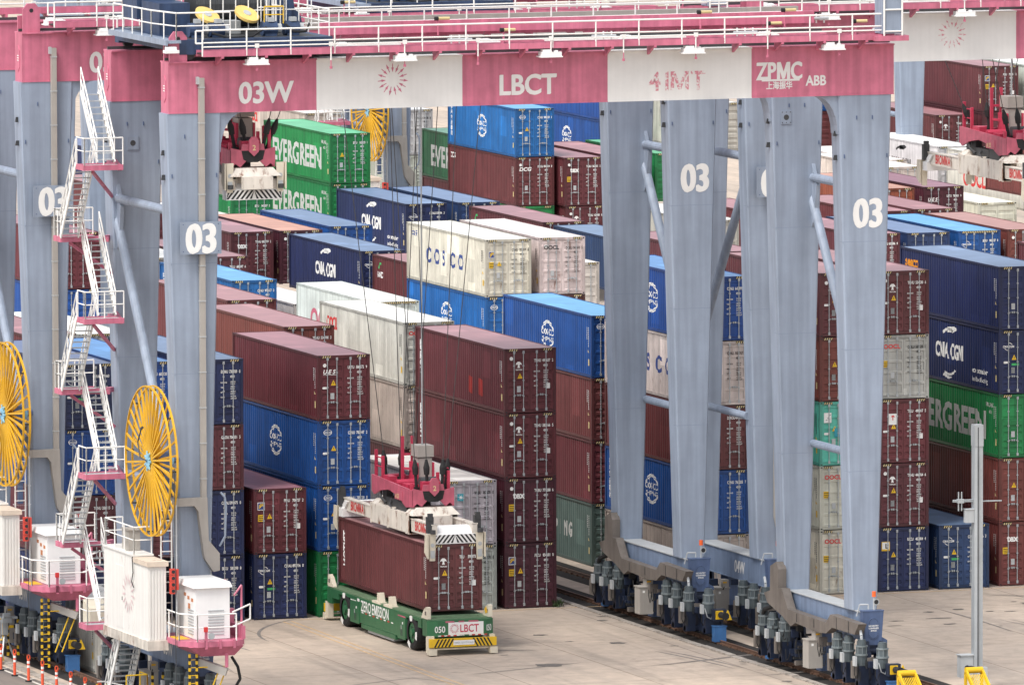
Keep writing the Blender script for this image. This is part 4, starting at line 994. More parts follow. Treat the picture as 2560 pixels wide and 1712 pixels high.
def container(x, y, n, col, label, door='A', num=None, em=None, side=None, rust=0.0, hz='hz', z=None, extra=(), group=GRP, roofcol=None, far=False):
    zt = n*TIER if z is None else z
    flat = bool(side) and side.startswith('f_')
    root = empty('shipping_container', (x, y, zt-CH), label, 'container', group)
    j = lambda c: max(0.0, c*random.uniform(.93, 1.07))
    c = COLR[col]; c = (j(c[0]), j(c[1]), j(c[2]), 1-rust); rc = c if not roofcol else (*COLR[roofcol], 1-rust)
    dk = col in DARKTXT
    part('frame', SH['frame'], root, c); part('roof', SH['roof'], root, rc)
    part('side_wall', SH['wf' if flat else 'wl'], root, c); part('side_wall', SH['wr'], root, c)
    door = door or "A"
    if door:
        for k in (0, 1):
            d = part('door', SH['d%s%d' % (door, k)], root, c)
            if not far:
                for b in (0, 1): part('locking_bar', SH['lb%d' % (2*k+b)], d)
        part('header_stripes', SH[hz], root)
        if hz == 'hz': part('header_stripes', SH['hz2'], root)
        if num: part('door_lettering', door_number(num, dk), root)
        if em: part('door_emblem', emblem(em, dk), root)
        if num and not far: part('weight_lettering', SH['wtd' if dk else 'wt'], root); part('data_plate', SH['plate'], root)
        for e in extra:
            if e in SH: part(SH[e].name.split('.')[0], SH[e], root)
    if side:
        part('side_lettering', side_mark(side), root)
    if not flat and not far: part('side_marks', SH['smd' if dk else 'sm'], root)
    return root

ST = ('plate', 'warn'); ST2 = ('plate', 'warn', 'dot', 'wlab'); CM = ('eco', 'wlab', 'warn')
C = container
# ---- near block, first row (doors in one line above the yellow ground line)
xB = -2.44
C(xB, 0, 4, 'maroon2', 'maroon container with two bright red side patches, topping the rightmost near stack', 'A', 'TRHU|491637|2', 'tree', 'patch', .04, extra=('warn', 'dot', 'paper'))
C(xB, 0, 3, 'maroon', 'maroon container with vertical white word, directly under the one with red side patches', 'A', 'TRHU|583166|5', 'tree', 'vert', extra=('warn', 'dot', 'wlab', 'paper'))
C(xB, 0, 2, 'plum', 'dark maroon container with large white word tex, right of the grey rusty container', 'A', 'TGBU|771288|6', 'tex', None, extra=('dot', 'caut'))
C(xB, 0, 1, 'plum', 'dark maroon container with blue and yellow square, on the ground under the tex one', 'A', 'FSCU|854681|0', 'slash', None, extra=('caut', 'warn'))
C(-5.27, 0, 2, 'grey', 'grey rusty container with star sign on its door and white roof, behind the spreader', 'B', 'MRSU|387670|0', 'star', None, .35, roofcol='white')
C(-5.27, 0, 1, 'grey', 'pale grey container on the ground behind the loaded green vehicle', 'B', 'MRKU|207170|0', None, None, .15)
xA = -11.2
C(xA, 0, 4, 'maroon', 'maroon container with slanted letters U E S, above the blue one with white globe', 'A', 'UETU|586572|9', 'ues', None, extra=('warn', 'dot', 'wlab'))
C(xA, 0, 3, 'blue', 'blue container with white globe on its side, under the maroon one with slanted letters', 'B', 'CSNU|787447|2', 'globe', 'globe', extra=('warn', 'wlab'))
C(xA, 0, 2, 'blue', 'blue container third from the top, its side hidden by the two-high stack beside it', 'B', 'CSNU|785120|0', 'globe', None, extra=('warn', 'wlab'))
C(xA, 0, 1, 'green', 'green container at ground level behind the rear end of the green vehicle', 'A', None, None, None)
xF = -14.2
C(xF, 0, 2, 'maroon', 'maroon container with yellow placard, upper one of the two-high stack beside the green vehicle', 'A', 'FFAU|706727|2', 'slash', None, extra=('caut', 'warn', 'paper'))
C(xF, 0, 1, 'navy', 'navy container with small white arc sign, bottom of the two-high stack', 'A', 'CMAU|892936|8', 'cma', None, extra=CM)
xG = -17.1
C(xG, 0, 4, 'navy', 'navy container with pale roof, top of the stack beside the front left crane leg', 'A', 'ECMU|730920|0', 'cma', None, roofcol='slate')
C(xG, 0, 3, 'maroon', 'maroon container with orange placard low on its right door, beside the front left crane leg', 'A', 'GAOU|706331|5', None, None, extra=('warn', 'caut'))
C(xG, 0, 2, 'navy', 'navy container third from the top right of the leg with cable duct', 'A', 'CMAU|391475|0', 'cma', None)
C(xG, 0, 1, 'navy', 'navy container at ground level right behind the white machine cabinet', 'A', 'SEKU|581098|8', None, None)
xH = -20.35
C(xH, 0, 4, 'blue', 'blue container seen in the gap right of the big yellow cable reel', 'B', 'CSNU|687120|4', 'globe', None)
C(xH, 0, 3, 'navy', 'navy container glimpsed through the spokes of the big yellow cable reel', 'A', None, None, None, far=True)
C(xH, 0, 2, 'maroon', 'maroon container behind the lower rim of the big yellow cable reel', 'A', None, None, None, far=True)
xE = -23.0
C(xE, 0, 4, 'navy', 'navy container with green label, behind the zigzag stairs', 'A', 'CMAU|779460|6', 'cma', None, extra=CM+('plate',))
C(xE, 0, 3, 'blue', 'blue container with white globe sign on its door, behind the zigzag stairs', 'B', 'CSNU|641288|1', 'globe', None, extra=('wlab', 'plate'))
C(xE, 0, 2, 'maroon', 'maroon container with red and white square, low behind the stairs', 'A', 'TCNU|206115|3', 'sq', None)
C(xE, 0, 1, 'navy', 'navy container on the ground seen through the lowest stair flights', 'A', None, None, None, far=True)
# ---- near block, further rows
C(-8.2, 13.9, 4, 'brick', 'brick-red container behind the slanted-letter maroon one, its door half hidden', 'A', 'TRHU|534998|3', None, None, roofcol='maroon2')
C(-2.4, 13.9, 4, 'cream', 'cream white container with red letters near its back end, rust at its corner posts', 'B', None, 'oocl', 'oocl', .22, roofcol='white')
C(-2.4, 13.9, 3, 'beige', 'stained off-white container under the cream one with red letters', 'B', None, None, None, .28)
C(-2.4, 13.9, 2, 'maroon', 'maroon container low in the stack behind the hoist ropes', None)
C(-6.4, 27.8, 4, 'maroon2', 'maroon container just below and in front of a bright blue one, its door mostly hidden', 'A', 'TEMU|664151|5', None, None)
C(7.4, 69.7, 3, 'sky', 'bright blue container with white characters near its back, right of the crane leg', 'A', 'CSNU|970417|2', None, 'chars')
C(7.4, 69.7, 2, 'beige', 'beige container with red letters seen in the gap between the two left front legs', 'B', None, None, 'oocl')
C(10.5, 83.9, 3, 'maroon', 'maroon container peeping out left of the tex one, right beside the crane leg', 'A', 'TCLU|682897|6', None, None)
C(-17.3, 16.2, 3.92, 'white', 'white-roofed rusty container behind the zigzag stairs', 'B', None, None, None, .35, hz='hzf')
C(-20.2, 15, 3.98, 'maroon', 'maroon container at the left picture edge, low between the two grey legs', None)
C(-2.7, 67.6, 4, 'maroon', 'maroon container high in the narrow gap between the two leftmost legs', None)
C(-2.7, 67.6, 3, 'blue', 'blue container under the maroon one in the narrow gap at far left', None)
C(7.65, 84.5, 3, 'beige', 'beige container with two red words, seen behind the upper stairs', 'B', None, None, 'oocl', roofcol='white')
C(6.0, 98.9, 2.93, 'plum', 'dark maroon container with yellow label, seen left of the beige one behind the stairs', 'A', None, None, None, extra=('warn', 'caut'))
C(6.0, 98.9, 1.93, 'blue', 'blue container low behind the stairs under the dark maroon one', 'B')
C(17.2, 114.5, 3, 'maroon', 'maroon container with yellow letters on its side behind the upper stairs', 'A', None, None, 'ther', roofcol='white')
C(19.8, 129, 3, 'maroon2', 'pink-roofed maroon container highest behind the stairs', None, far=True)
C(20.3, 114.8, 2.8, 'white', 'white container with flat roof just above the one with yellow letters', None, far=True)
C(16.7, 98.5, 3, 'maroon', 'maroon container with large white word tex, beside the orange-roofed one', 'A', 'TGHU|803759|2', 'tex', None, extra=('caut',))
C(19.5, 98.5, 3, 'plum', 'maroon container with sun-bleached orange roof and a pale blue sticker', 'A', None, None, None, extra=('dot',), roofcol='orange')
C(22.4, 98.6, 3.05, 'blue', 'blue container with weathered grey rusty roof, in front of the green letters', 'A', None, None, None, .18, roofcol='slate')
C(11.0, 70.4, 2.53, 'white', 'low white-roofed container between the bright blue one and the grey one with pink letters', 'B', None, None, None)
# ---- far block, first row
x3 = 6.75
C(x3, 0, 5, 'blue', 'blue container with white globe, top of the stack between the two grey legs marked 03', 'B', 'CSNU|642895|1', 'globe', 'globev')
C(x3, 0, 4, 'cream', 'rusty white container with large dark blue letters, second from the top between the legs', 'B', 'CSHU|959767|3', None, 'cosco', .3)
C(x3, 0, 3, 'maroon2', 'red-brown container with white side patch, in the middle of the stack between the legs', 'A', 'DMOU|491157|6', None, 'white')
C(x3, 0, 2, 'blue', 'blue container with white globe low between the legs, above the beige bottom one', 'B', 'CSNU|763203|7', 'globe', 'globev', extra=('warn',))
C(x3, 0, 1, 'beige', 'beige ribbed container at ground level behind the left sill beam', 'B', None, None, None, .12)
x5 = 12.6
C(x5, 0, 5, 'maroon2', 'maroon container with white tree emblem, top between the two rightmost legs', 'A', 'TRHU|540211|7', 'tree', None, extra=ST2)
C(x5, 0, 4, 'brick', 'brick-red container above the turquoise one', 'A', 'GESU|662070|3', None, None, .1, extra=('plate', 'warn'))
C(x5, 0, 3, 'teal', 'turquoise container with white bird label', 'B', 'CAIU|890121|4', 'birds', None, .08, extra=('warn', 'wlab'))
C(x5, 0, 2, 'white', 'clean white container with red letters and orange placard, under the turquoise one', 'B', 'OOLU|930117|8', 'oocl', None, extra=('caut',))
C(x5, 0, 1, 'white', 'rusty white container with red letters, on the ground behind the sill beam', 'B', 'OOLU|879014|2', 'oocl', None, .34, extra=('caut',))
xC = 15.45
C(xC, 0, 5, 'maroon2', 'maroon container with white tree emblem, top of the stack right of the front right leg', 'A', 'TRHU|534530|6', 'tree', None, extra=ST2+('paper',))
C(xC, 0, 4, 'grey', 'pale grey container with red letters, second from top right of the front right leg', 'B', 'OOLU|585538|1', 'oocl', None, extra=('caut',))
C(xC, 0, 3, 'maroon2', 'maroon container with white square holding a red tree emblem', 'A', 'TLLU|490017|5', 'sq', None, .08, extra=('warn', 'wlab', 'paper'))
C(xC, 0, 2, 'maroon', 'maroon container with white tree emblem, directly on the navy bottom one', 'A', 'TRHU|446764|6', 'tree', None, extra=ST2+('paper',))
C(xC, 0, 1, 'navy', 'dark navy container with yellow and white letter tile, on the ground', 'A', 'RFCU|407804|4', 'tile', None, extra=('warn', 'plate'))
C(18.4, 0, 1, 'slate', 'single navy container standing alone on the ground behind the grey pole', 'A', 'CMAU|406316|3', 'cma', None, extra=CM+('plate',))
xS = 21.4
C(xS, .2, 5, 'navy', 'navy container with orange word on its side, top of the right-hand stack', 'A', None, None, 'seaco', extra=('plate',), roofcol='slate')
C(xS, .2, 4, 'navy', 'navy container with white arcs and small words on its side, in the right-hand stack', 'A', 'CMAU|610244|9', 'cma', 'cma', extra=CM+('plate',))
C(xS, .2, 3, 'green', 'green container with huge grey letters, in the right-hand stack', 'A', None, None, 'ever', extra=('plate',))
C(xS, .2, 2, 'brick', 'rust-brown container under the green one in the right-hand stack', 'A', None, None, None, .1, extra=ST+('paper',))
C(xS, .2, 1, 'brick', 'dark red container with large white word tex, bottom of the right-hand stack', 'A', None, 'tex', None, .1, extra=('caut', 'plate'))
C(27.5, .8, 5, 'maroon', 'maroon container cut by the right picture edge beside the navy one', None)
# ---- far block, second row
C(6.8, 14.1, 4, 'blue', 'blue container with white globe and light blue roof, left of the grey leg', 'B', None, 'globe', 'globe', roofcol='sky')
C(6.8, 14.1, 3, 'brick2', 'faded red container under the blue one left of the grey leg', 'A', None, None, None)
C(6.8, 14.1, 2, 'maroon2', 'brown-red container third from the top left of the grey leg', 'A', None, None, None)
C(6.8, 14.1, 1, 'sage', 'dull grey-green container with large white letters on the ground by the rails', 'A', None, None, 'shipping')
C(12.75, 14.1, 4.95, 'maroon', 'pink-roofed maroon container behind the top one between the rightmost legs', None)
# ---- far block, middle rows
C(10.2, 55.4, 3, 'reefer', 'smooth grey-white container with tall pink letters', 'B', None, None, 'f_pinkoocl', .08, hz='hzf', roofcol='white')
C(19.4, 70.4, 3, 'maroon', 'maroon container with small green and white emblem, in front of a white rusty one', None, None, None, 'gold')
C(19.4, 84.4, 3, 'navy', 'navy container with white arcs, lower left of the two navy ones', 'A', None, 'cma', 'cma', extra=('warn',), roofcol='slate')
C(16.3, 55.8, 4, 'cream', 'rusty white container with spaced dark blue letters, on a light blue one', 'B', 'CSHU|787019|6', 'slash', 'cosco', .3, extra=('caut', 'warn'), roofcol='white')
C(16.3, 55.8, 3, 'sky', 'light blue container with white globe under the white one with blue letters', 'B', None, 'globe', 'globe')
C(19.25, 56, 4, 'cream', 'rusty white container with faded white door letters, right of the one with blue letters', 'B', 'OOLU|741610|5', 'ooclw', None, .42, extra=('dot', 'plate'), roofcol='white')
C(19.25, 56, 3, 'brown', 'brown container barely seen under the rusty white one', 'A')
C(25.8, 71.9, 3.05, 'white', 'off-white container with red letters, squeezed between the rusty white one and the grey leg', 'B', None, 'oocl', None, .05)
C(25.8, 71.9, 2.05, 'beige', 'beige container under the off-white one beside the grey leg', 'B')
C(34.6, 84.5, 3, 'slate', 'dark blue container with pale blue roof, cut by the grey leg', 'A')
C(34.7, 98.7, 3, 'maroon', 'maroon container with green and white emblem behind the white-roofed pair', 'A', None, None, 'gold')
C(31.8, 113.3, 3, 'navy', 'navy container with white arcs and small words, upper right of the two navy ones', 'A', 'CMAU|159484|3', 'cma', 'cma', roofcol='slate')
C(34.9, 113.2, 3, 'slate', 'navy container with pale roof beside the one with white arcs and small words', 'A', None, None, None)
C(26.0, 127, 2.85, 'green', 'green container whose doors show under the raised spreader', 'A', 'EITU|047857|2', None, None)
C(32.4, 128.4, 4, 'green', 'green container with huge white letters, upper one of the green stack', 'A', 'EITU|162233|1', None, 'ever', extra=('plate', 'warn'))
C(32.4, 128.4, 3, 'green', 'green container with huge white letters, lower one of the green stack', 'A', None, None, 'ever')
C(32.4, 128.4, 2, 'green', 'bottom green container showing only its door ribs', 'A', None, None, None)
C(26.6, 141, 3.7, 'maroon', 'maroon container between the raised spreader and the green stack', 'A', 'TRHU|806847|0', None, None)
C(47.8, 84.9, 3, 'maroon', 'maroon container left of two blue ones, beside the front right leg', 'A', 'TCNU|620886|8', None, None)
C(50.6, 84.7, 3, 'slate', 'dark blue container with grey-blue roof, left of the pair behind the orange word', 'A', None, None, None)
C(53.6, 84.8, 3, 'blue', 'mid blue container with continuous hazard strip along its door top', 'A', 'SEBU|903127|0', 'cma', None, hz='hzf', roofcol='sky')
C(56.5, 84.9, 3, 'brick', 'red container with bright pink roof at the right edge, behind the orange word', 'A', None, None, None, extra=('dot',))
C(43.6, 98.3, 2.95, 'beige', 'beige container with red letters seen between two grey legs', 'B', None, 'oocl', 'oocl', roofcol='white')
C(47.8, 98.6, 3, 'maroon2', 'maroon container whose pink roof shows between the legs', None, far=True)
C(54.0, 98.9, 3, 'maroon2', 'maroon container with pink roof and its door top just visible by the leg', 'A', far=True)
C(56.9, 99.5, 3, 'maroon2', 'maroon container with wide pink roof in front of the white slanted letters', 'A')
C(60.2, 113.9, 3, 'orange', 'orange-brown container left of the one with white letters U E S', 'A')
C(63.3, 114.1, 3, 'plum', 'dark plum container with white letters U E S at its door', 'A', 'UETU|787901|9', 'ues', None)
C(65.9, 99, 4, 'brick', 'brick-red container below the right spreader, with vertical white word', 'A', None, None, 'vert')
C(66.6, 128.7, 3, 'white', 'small-looking off-white container with dark header beside the front right leg', 'B', None, None, None)
C(75.7, 142.8, 3, 'reefer', 'smooth white container with black arc and black letters on its side', 'B', None, None, 'f_cmak', roofcol='white')
C(75.8, 129.5, 3, 'cream', 'smooth cream container with very large red letters, under the right spreader', 'B', None, None, 'f_bigoocl', roofcol='white')
C(72.9, 129.5, 2.2, 'white', 'white-roofed low container below the one with very large red letters', None, far=True)
C(85.5, 167.6, 3, 'maroon', 'maroon container with white tree emblem behind the red headblock', 'A', 'TRHU|442717|1', 'tree', None, extra=('dot',))
C(89.1, 168.7, 4, 'maroon', 'maroon container with yellow placard, highest at upper right', 'A', 'FCIU|729452|2', 'slash', None, extra=('caut', 'warn', 'paper'))
C(89.1, 168.7, 3, 'maroon', 'maroon container directly under the highest one at upper right', 'A', far=True)
C(92.1, 168.9, 4, 'white', 'white-roofed grey container at the very upper right', 'B', roofcol='white', far=True)
# ---- rows far behind
C(49.1, 143.7, 4, 'sky', 'bright blue container with white globe, top of the far stack under the girder', 'B', 'CSNU|988239|2', 'globe', 'globev', extra=('warn', 'wlab', 'plate'))
C(49.1, 143.7, 3, 'maroon2', 'maroon container with white slanted letters under the far bright blue one', 'A', 'DCGU|804024|8', 'ocg', 'ocg', extra=('dot', 'plate'))
C(49.1, 143.7, 2, 'green', 'green container, only its top edge visible in the far stack', 'A', far=True)
C(51.8, 142.7, 3, 'maroon', 'maroon container with white word tex, far right of the bright blue one', 'A', 'TGBU|067501|5', 'tex', None, extra=('dot', 'caut', 'plate'))
C(51.9, 142.7, 2, 'maroon', 'maroon container under the far tex one', 'A', 'TRHU|424481|8', 'tree', None, extra=('dot',))
C(54.8, 143, 3, 'maroon2', 'maroon container with pink roof behind the far tex one', 'A', far=True)
C(58.0, 143.9, 3, 'green', 'far green container seen beside the brace tube between two legs', 'A', far=True)
C(61, 143.9, 4, 'beige', 'far beige container high between two grey legs', None, far=True)
C(64.3, 170.9, 3, 'blue', 'far blue container with white globe, lower one right of the bright blue stack', 'A', None, None, 'globe', far=True)
C(64.3, 170.9, 4, 'blue', 'far blue container with white globe, upper one just under the girder', 'A', None, None, 'globe', far=True)
C(51.9, 156.6, 3, 'dgreen', 'dark green container with large white letters left of the far blue stack', 'A', None, None, 'ever')
C(51.9, 156.6, 2, 'maroon', 'maroon container under the dark green one with large letters', 'A', far=True)
for i, (n, c) in enumerate(((3, 'grey'), (2, 'grey'), (1, 'white'))):
    C(55.6, 184.5, n, c, ('top', 'middle', 'bottom')[i]+' pale grey container of the distant stack beside the far blue-grey leg', 'B', 'OOLU|139178|8', None, None)
C(49.3, 183.8, 3, 'beige', 'distant beige container with red letters behind the raised spreader', 'B', None, None, 'oocl', far=True)
C(52.3, 199, 3.2, 'blue', 'distant blue container just under the white girder panel', 'A', far=True)
# ---- glimpses between legs
C(28, 158, 3, 'navy', 'navy container glimpsed behind the topmost stairs of the nearest crane', None, far=True)
C(24.6, 150, 2.2, 'white', 'white-roofed container glimpsed left of the topmost stairs', None, far=True)
C(84, 185, 3.7, 'blue', 'blue container in the slit between the two rightmost legs, under the girder', None, far=True)
C(84, 185, 2.7, 'maroon', 'maroon container low in the slit between the two rightmost legs', None, far=True)
C(71.3, 143, 2.75, 'white', 'white container low in the slit beside the rightmost leg', None, far=True)
# ---- apart from the stacks
C(-26.4, -15.6, 1, 'cream', 'old beige container on the ground between the two cranes, seen past the stair foot', 'B', None, None, None, .2, group=None)
C(-10.72, -13.55, None, 'maroon2', 'maroon container riding on the green vehicle, gripped by the white spreader', 'A', 'TIIU|595973|2', 'tree', 'vert', z=4.612, extra=('warn', 'wlab', 'plate', 'paper'), group=None)

# ================================================================ trolleys, spreaders, vehicle, street furniture
def trolley(off, label):
    ox, oy = off
    root = empty('crane_trolley', (ox, oy, 27.2), label, 'trolley', 'trolleys on the crane girders')
    root.scale = (.82, 1, 1)
    P = lambda nm, m, mats, par=None: part(nm, m.mesh(nm, mats), par or root)
    # local: x +-4, y -4.6..4.6 across the girders, z from rail top
    m = MB(); m.box((-4, -4.4, .1), (4, -3.9, .7)); m.box((-4, 3.9, .1), (4, 4.4, .7)); m.box((-4, -3.9, .2), (-3.5, 3.9, .7)); m.box((3.5, -3.9, .2), (4, 3.9, .7)); m.box((-3.5, -3.85, .62), (3.5, 3.85, .7), 1)
    for x in (-3.4, 3.4):
        for y in (-4.15, 4.15): m.tube((x, y-.1, .15), (x, y+.1, .15), .28, 14, 1)
    P('frame', m, [DBLUE, DGREY])
    for x, y in ((-2.6, -3.0), (-1.6, -3.2), (1.2, -3.1), (2.4, -3.0)):
        m = MB(); m.tube((x-.4, y, 1.0), (x+.35, y, 1.0), .3, 12, 0); m.tube((x+.35, y, 1.0), (x+.6, y, 1.0), .2, 12, 1); m.box((x-.3, y-.25, .7), (x+.3, y+.25, .8), 0); m.box((x-.1, y-.2, 1.28), (x+.2, y+.1, 1.45), 1); P('drive_motor', m, [DBLUE, LGREY])
    m = MB(); m.tube((-1.6, .3, 1.75), (2.0, .3, 1.75), .85, 20)
    for k in range(14): x = -1.5+k*.26; m.tube((x, .3, 1.75), (x+.1, .3, 1.75), .885, 20)
    P('hoist_drum', m, [DGREY])
    for x, y in ((-1.8, -2.5), (.35, -2.3)):
        m = MB(); a = Vector((x, y, 1.55)); d = Vector((.15, -.45, .88)).normalized(); m.tube(a-d*.06, a+d*.06, .62, 24, 0); m.tube(a-d*.08, a+d*.09, .2, 14, 1); P('rope_sheave', m, [paint('sheave_yellow_paint', (.75, .52, .16), .5, .15), LGREY])
    m = MB(); m.box((-3.9, 1.6, 1.2), (-1.9, 3.6, 3.2)); m.box((-3.8, -1.2, .7), (-2.2, 1.2, 2.0)); m.tube((-3.2, 1.58, 2.2), (-3.2, 1.5, 2.2), .4, 12); m.box((-3.6, 1.7, .7), (-3.4, 1.9, 1.2)); m.box((-2.4, 3.2, .7), (-2.2, 3.4, 1.2)); P('machine_box', m, [DBLUE])
    m = MB(); m.hexa([(2.6, -.9, .7), (3.6, -.9, .7), (3.6, .6, .7), (2.6, .6, .7), (2.7, -.8, 2.0), (3.4, -.8, 2.0), (3.4, .5, 2.0), (2.7, .5, 2.0)]); m.ring((3.2, 1.1), 0, .55, XZ(-1.02), 14); m.bar((3.0, -1.1, .8), (3.3, -1.1, 3.4), .14, .14); P('gear_case', m, [DBLUE])
    m = MB(); m.box((-1.2, -1.6, .72), (.3, -.9, 1.25)); m.box((.6, 1.4, .72), (2.0, 2.4, 1.9)); m.box((2.3, 1.5, .7), (3.4, 3.0, 2.3)); P('electric_box', m, [LGREY])
    m = MB(); m.path([(-2, -3.6, .9), (-1.2, -3.9, .7), (0, -3.9, .75), (.8, -3.7, 1.1)], .05, 6); m.path([(1.8, -3.7, 1.2), (2.2, -3.95, .9), (2.8, -3.9, .9), (3.1, -3.6, 1.2)], .05, 6); P('hose', m, [BLACK])
    m = MB(); handrail(m, [(-4.6, 3.0, .7), (-4.6, -2.2, .7), (-4.2, -4.5, .7), (-1.4, -4.5, .7)], 1.1, 1.2, .035); handrail(m, [(-1.4, -1.9, .9), (3.9, -1.9, .9)], 1.5, .7, .032); handrail(m, [(.8, -2.6, .9), (2.2, -2.6, .9), (2.2, -1.0, .9)], 1.8, .5, .032); handrail(m, [(3.9, -4.2, .7), (3.9, 3.9, .7)], 1.1, 1.3, .035); P('handrail', m, [RAILW])
    m = MB(); handrail(m, [(.9, -3.2, 1.2), (1.9, -3.2, 1.2)], .7, 1, .03); P('yellow_gate', m, [YEL])
    m = MB(); m.box((-4.75, -4.6, .58), (-3.99, 3.2, .7)); m.box((-4.8, -4.65, .5), (-4.7, 3.2, .72)); P('side_platform', m, [BLUE])
    m = MB(); m.box((-4.9, -4.9, .2), (-4.2, -4.5, .32)); m.box((-4.8, -4.8, .32), (-4.3, -4.5, .45)); P('floodlight', m, [ACW])
    return root
trolley((-24.6, -28.1), 'dark blue hoist trolley with white rails and yellow discs, on the nearest crane')
trolley((-9.5, -7.6), 'dark blue hoist trolley over the loaded vehicle, mostly hidden behind the girders')

def spreader(cx, cy, zt, label, half=6.05, top=26.9, flip=(1, 1), spread=1.6):
    root = empty('container_spreader', (cx, cy, zt), label, 'spreader', 'container spreaders hanging from the cranes')
    P = lambda nm, m, mats, par=None: part(nm, m.mesh(nm, mats), par or root)
    e = half
    m = MB()
    for s in (-1, 1):
        a, b = sorted((s*1.1, s*.72)); m.box((a, -3.2, .16), (b, 2.1, .98))
        for y in (-3.2, -2.9, -.4, 1.85): m.box((min(s*1.13, s*.7), y, .12), (max(s*1.13, s*.7), y+.14, 1.02))
    m.box((-.72, -3.0, .3), (.72, -2.6, .9)); m.box((-.72, 1.5, .3), (.72, 1.9, .9)); m.box((-.72, -1.0, .3), (.72, -.4, .8))
    m.hexa([(-1.1, -3.6, .95), (1.1, -3.6, .95), (1.1, -2.5, .95), (-1.1, -2.5, .95), (-.8, -3.4, 1.28), (.8, -3.4, 1.28), (.8, -2.6, 1.28), (-.8, -2.6, 1.28)])
    m.box((-.62, -3.95, .45), (.62, -3.6, .95)); m.hexa([(-1.1, 1.3, .95), (1.1, 1.3, .95), (1.1, 2.1, .95), (-1.1, 2.1, .95), (-.8, 1.4, 1.2), (.8, 1.4, 1.2), (.8, 2.0, 1.2), (-.8, 2.0, 1.2)])
    P('main_frame', m, [SPW])
    m = MB(); m.text('SYSLINK', .2, lambda u, v: (-1.105, -.35-u, .6+v), bold=.03) if False else None
    for s, tag in ((-1, 'f'), (1, 'b')):
        m = MB()
        for q in (-1, 1):
            a, b = sorted((q*1.02, q*.80)); ya, yb = sorted((s*1.2, s*e)); m.box((a, ya, .26), (b, yb, .80)); m.box((a-.03, ya, .78), (b+.03, yb, .83))
        bm_ = P('telescopic_beam', m, [SPW])
        if e > 5:
            m = MB(); y0 = -3.75 if s < 0 else 4.95
            m.text('BROMMA', .55, lambda u, v: (-1.026, y0-u, .36+v), bold=.05, sx=.72); P('beam_lettering', m, [MR], bm_)
        m = MB(); ya, yb = sorted((s*(e-.55), s*(e+.02)))
        yo, yi = s*(e+.04), s*(e-.42)
        f = -s     # inwards
        yo = s*(e+.02)
        m.box((-1.2, min(yo, yo+f*.5), -.02), (1.2, max(yo, yo+f*.5), .38))
        m.prism([(yo, .382), (yo+f*.5, .382), (yo+f*.9, .70), (yo+f*.5, .72)], -1.1, 1.1, YZD)
        eb = P('end_beam', m, [ACW])
        if s < 0:      # chevron board on the sloping face
            m = MB(); F = lambda u, v: (u, yo-.006, v)
            for q in (-1, 1):
                for k in range(-1, 6):
                    u = .02+k*.2; c_ = lambda w_: q*max(0, min(w_, 1.19)); m.add([F(c_(u), .37), F(c_(u+.10), .37), F(c_(u+.38), .02), F(c_(u+.28), .02)], [(0, 1, 2, 3)])
            P('chevron_board', m, [MK], eb)
    for qx in (-1, 1):
        for s in (-1, 1):
            m = MB(); x = qx*1.08; y = s*(e+.12); dn = flip[0 if s < 0 else 1]
            zb, zt_ = (-.72, .45) if dn else (.3, 1.5)
            w = .155
            m.hexa([(x-w*.8, y-.03, zb), (x+w*.8, y-.03, zb), (x+w*.8, y+.03, zb), (x-w*.8, y+.03, zb), (x-w, y-.05, zt_), (x+w, y-.05, zt_), (x+w, y+.05, zt_), (x-w, y+.05, zt_)])
            xo = qx*1.30; m.hexa([(xo-.03, y-.1, zb+.1), (xo+.03, y-.1, zb+.1), (xo+.03, y+.35, zb+.35), (xo-.03, y+.35, zb+.35), (xo-.03, y-.1, zt_), (xo+.03, y-.1, zt_), (xo+.03, y+.25, zt_), (xo-.03, y+.25, zt_)])
            yy = y-.056 if s < 0 else y+.056
            m.flat([(x-.1, zb+.12), (x+.1, zb+.12), (x+.1, zb+.45), (x-.1, zb+.45)], XZ(yy), 1); m.ring((x, zb+.68), 0, .09, XZ(yy), 10, 1)
            m.tube((x, y-.1, .45), (x, y-.1, .62), .12, 8, 2)
            f = P('corner_flipper', m, [CREAM, LGREY, DGREY])
            m = MB(); m.box((x-.14, y-.05+s*-.25, .45), (x+.14, y+.2+s*-.25, 1.15)); m.box((x-.10, y-.08+s*-.25, 1.0), (x+.1, y+.1+s*-.25, 1.3)); P('actuator', m, [DGREY], f)
    # headblock
    m = MB()
    for s in (-1, 1):
        a, b = sorted((s*.95, s*.85))
        m.prism([(-3.2, 1.3), (-2.3, 1.2), (-1.2, 1.6), (0, 1.75), (1.2, 1.6), (2.0, 1.35), (2.3, 1.5), (2.3, 2.2), (-3.2, 2.0)], a, b, YZD)
    m.prism([(-.95, 1.28), (-.75, 1.45), (-.55, 1.3), (-.3, 1.55), (.3, 1.55), (.55, 1.3), (.75, 1.45), (.95, 1.28), (.95, 2.1), (.5, 2.0), (.45, 2.25), (-.45, 2.25), (-.5, 2.0), (-.95, 2.1)], -3.25, -3.15, XZD)
    m.box((-.9, 2.2, 1.5), (.9, 2.3, 2.1)); m.box((-.85, -3.1, 1.7), (.85, 2.2, 1.85))
    hb = P('headblock', m, [SPP])
    m = MB(); m.prism([(-.42, 1.62), (-.2, 1.5), (.2, 1.5), (.42, 1.62), (.5, 1.98), (-.5, 1.98)], -3.262, -3.252, XZD); P('soot_patch', m, [BLACK], hb)
    m = MB(); m.prism([(0, 1.75), (.2, 1.95), (.2, 2.4), (.1, 2.55), (-.1, 2.55), (-.2, 2.4), (-.2, 1.95)], -3.4, -3.3, XZD); m.text('2', .3, lambda u, v: (u, -3.405, 2.0+v), 1, align='C', bold=.02); P('shield_plate', m, [SPP, MPY], hb)
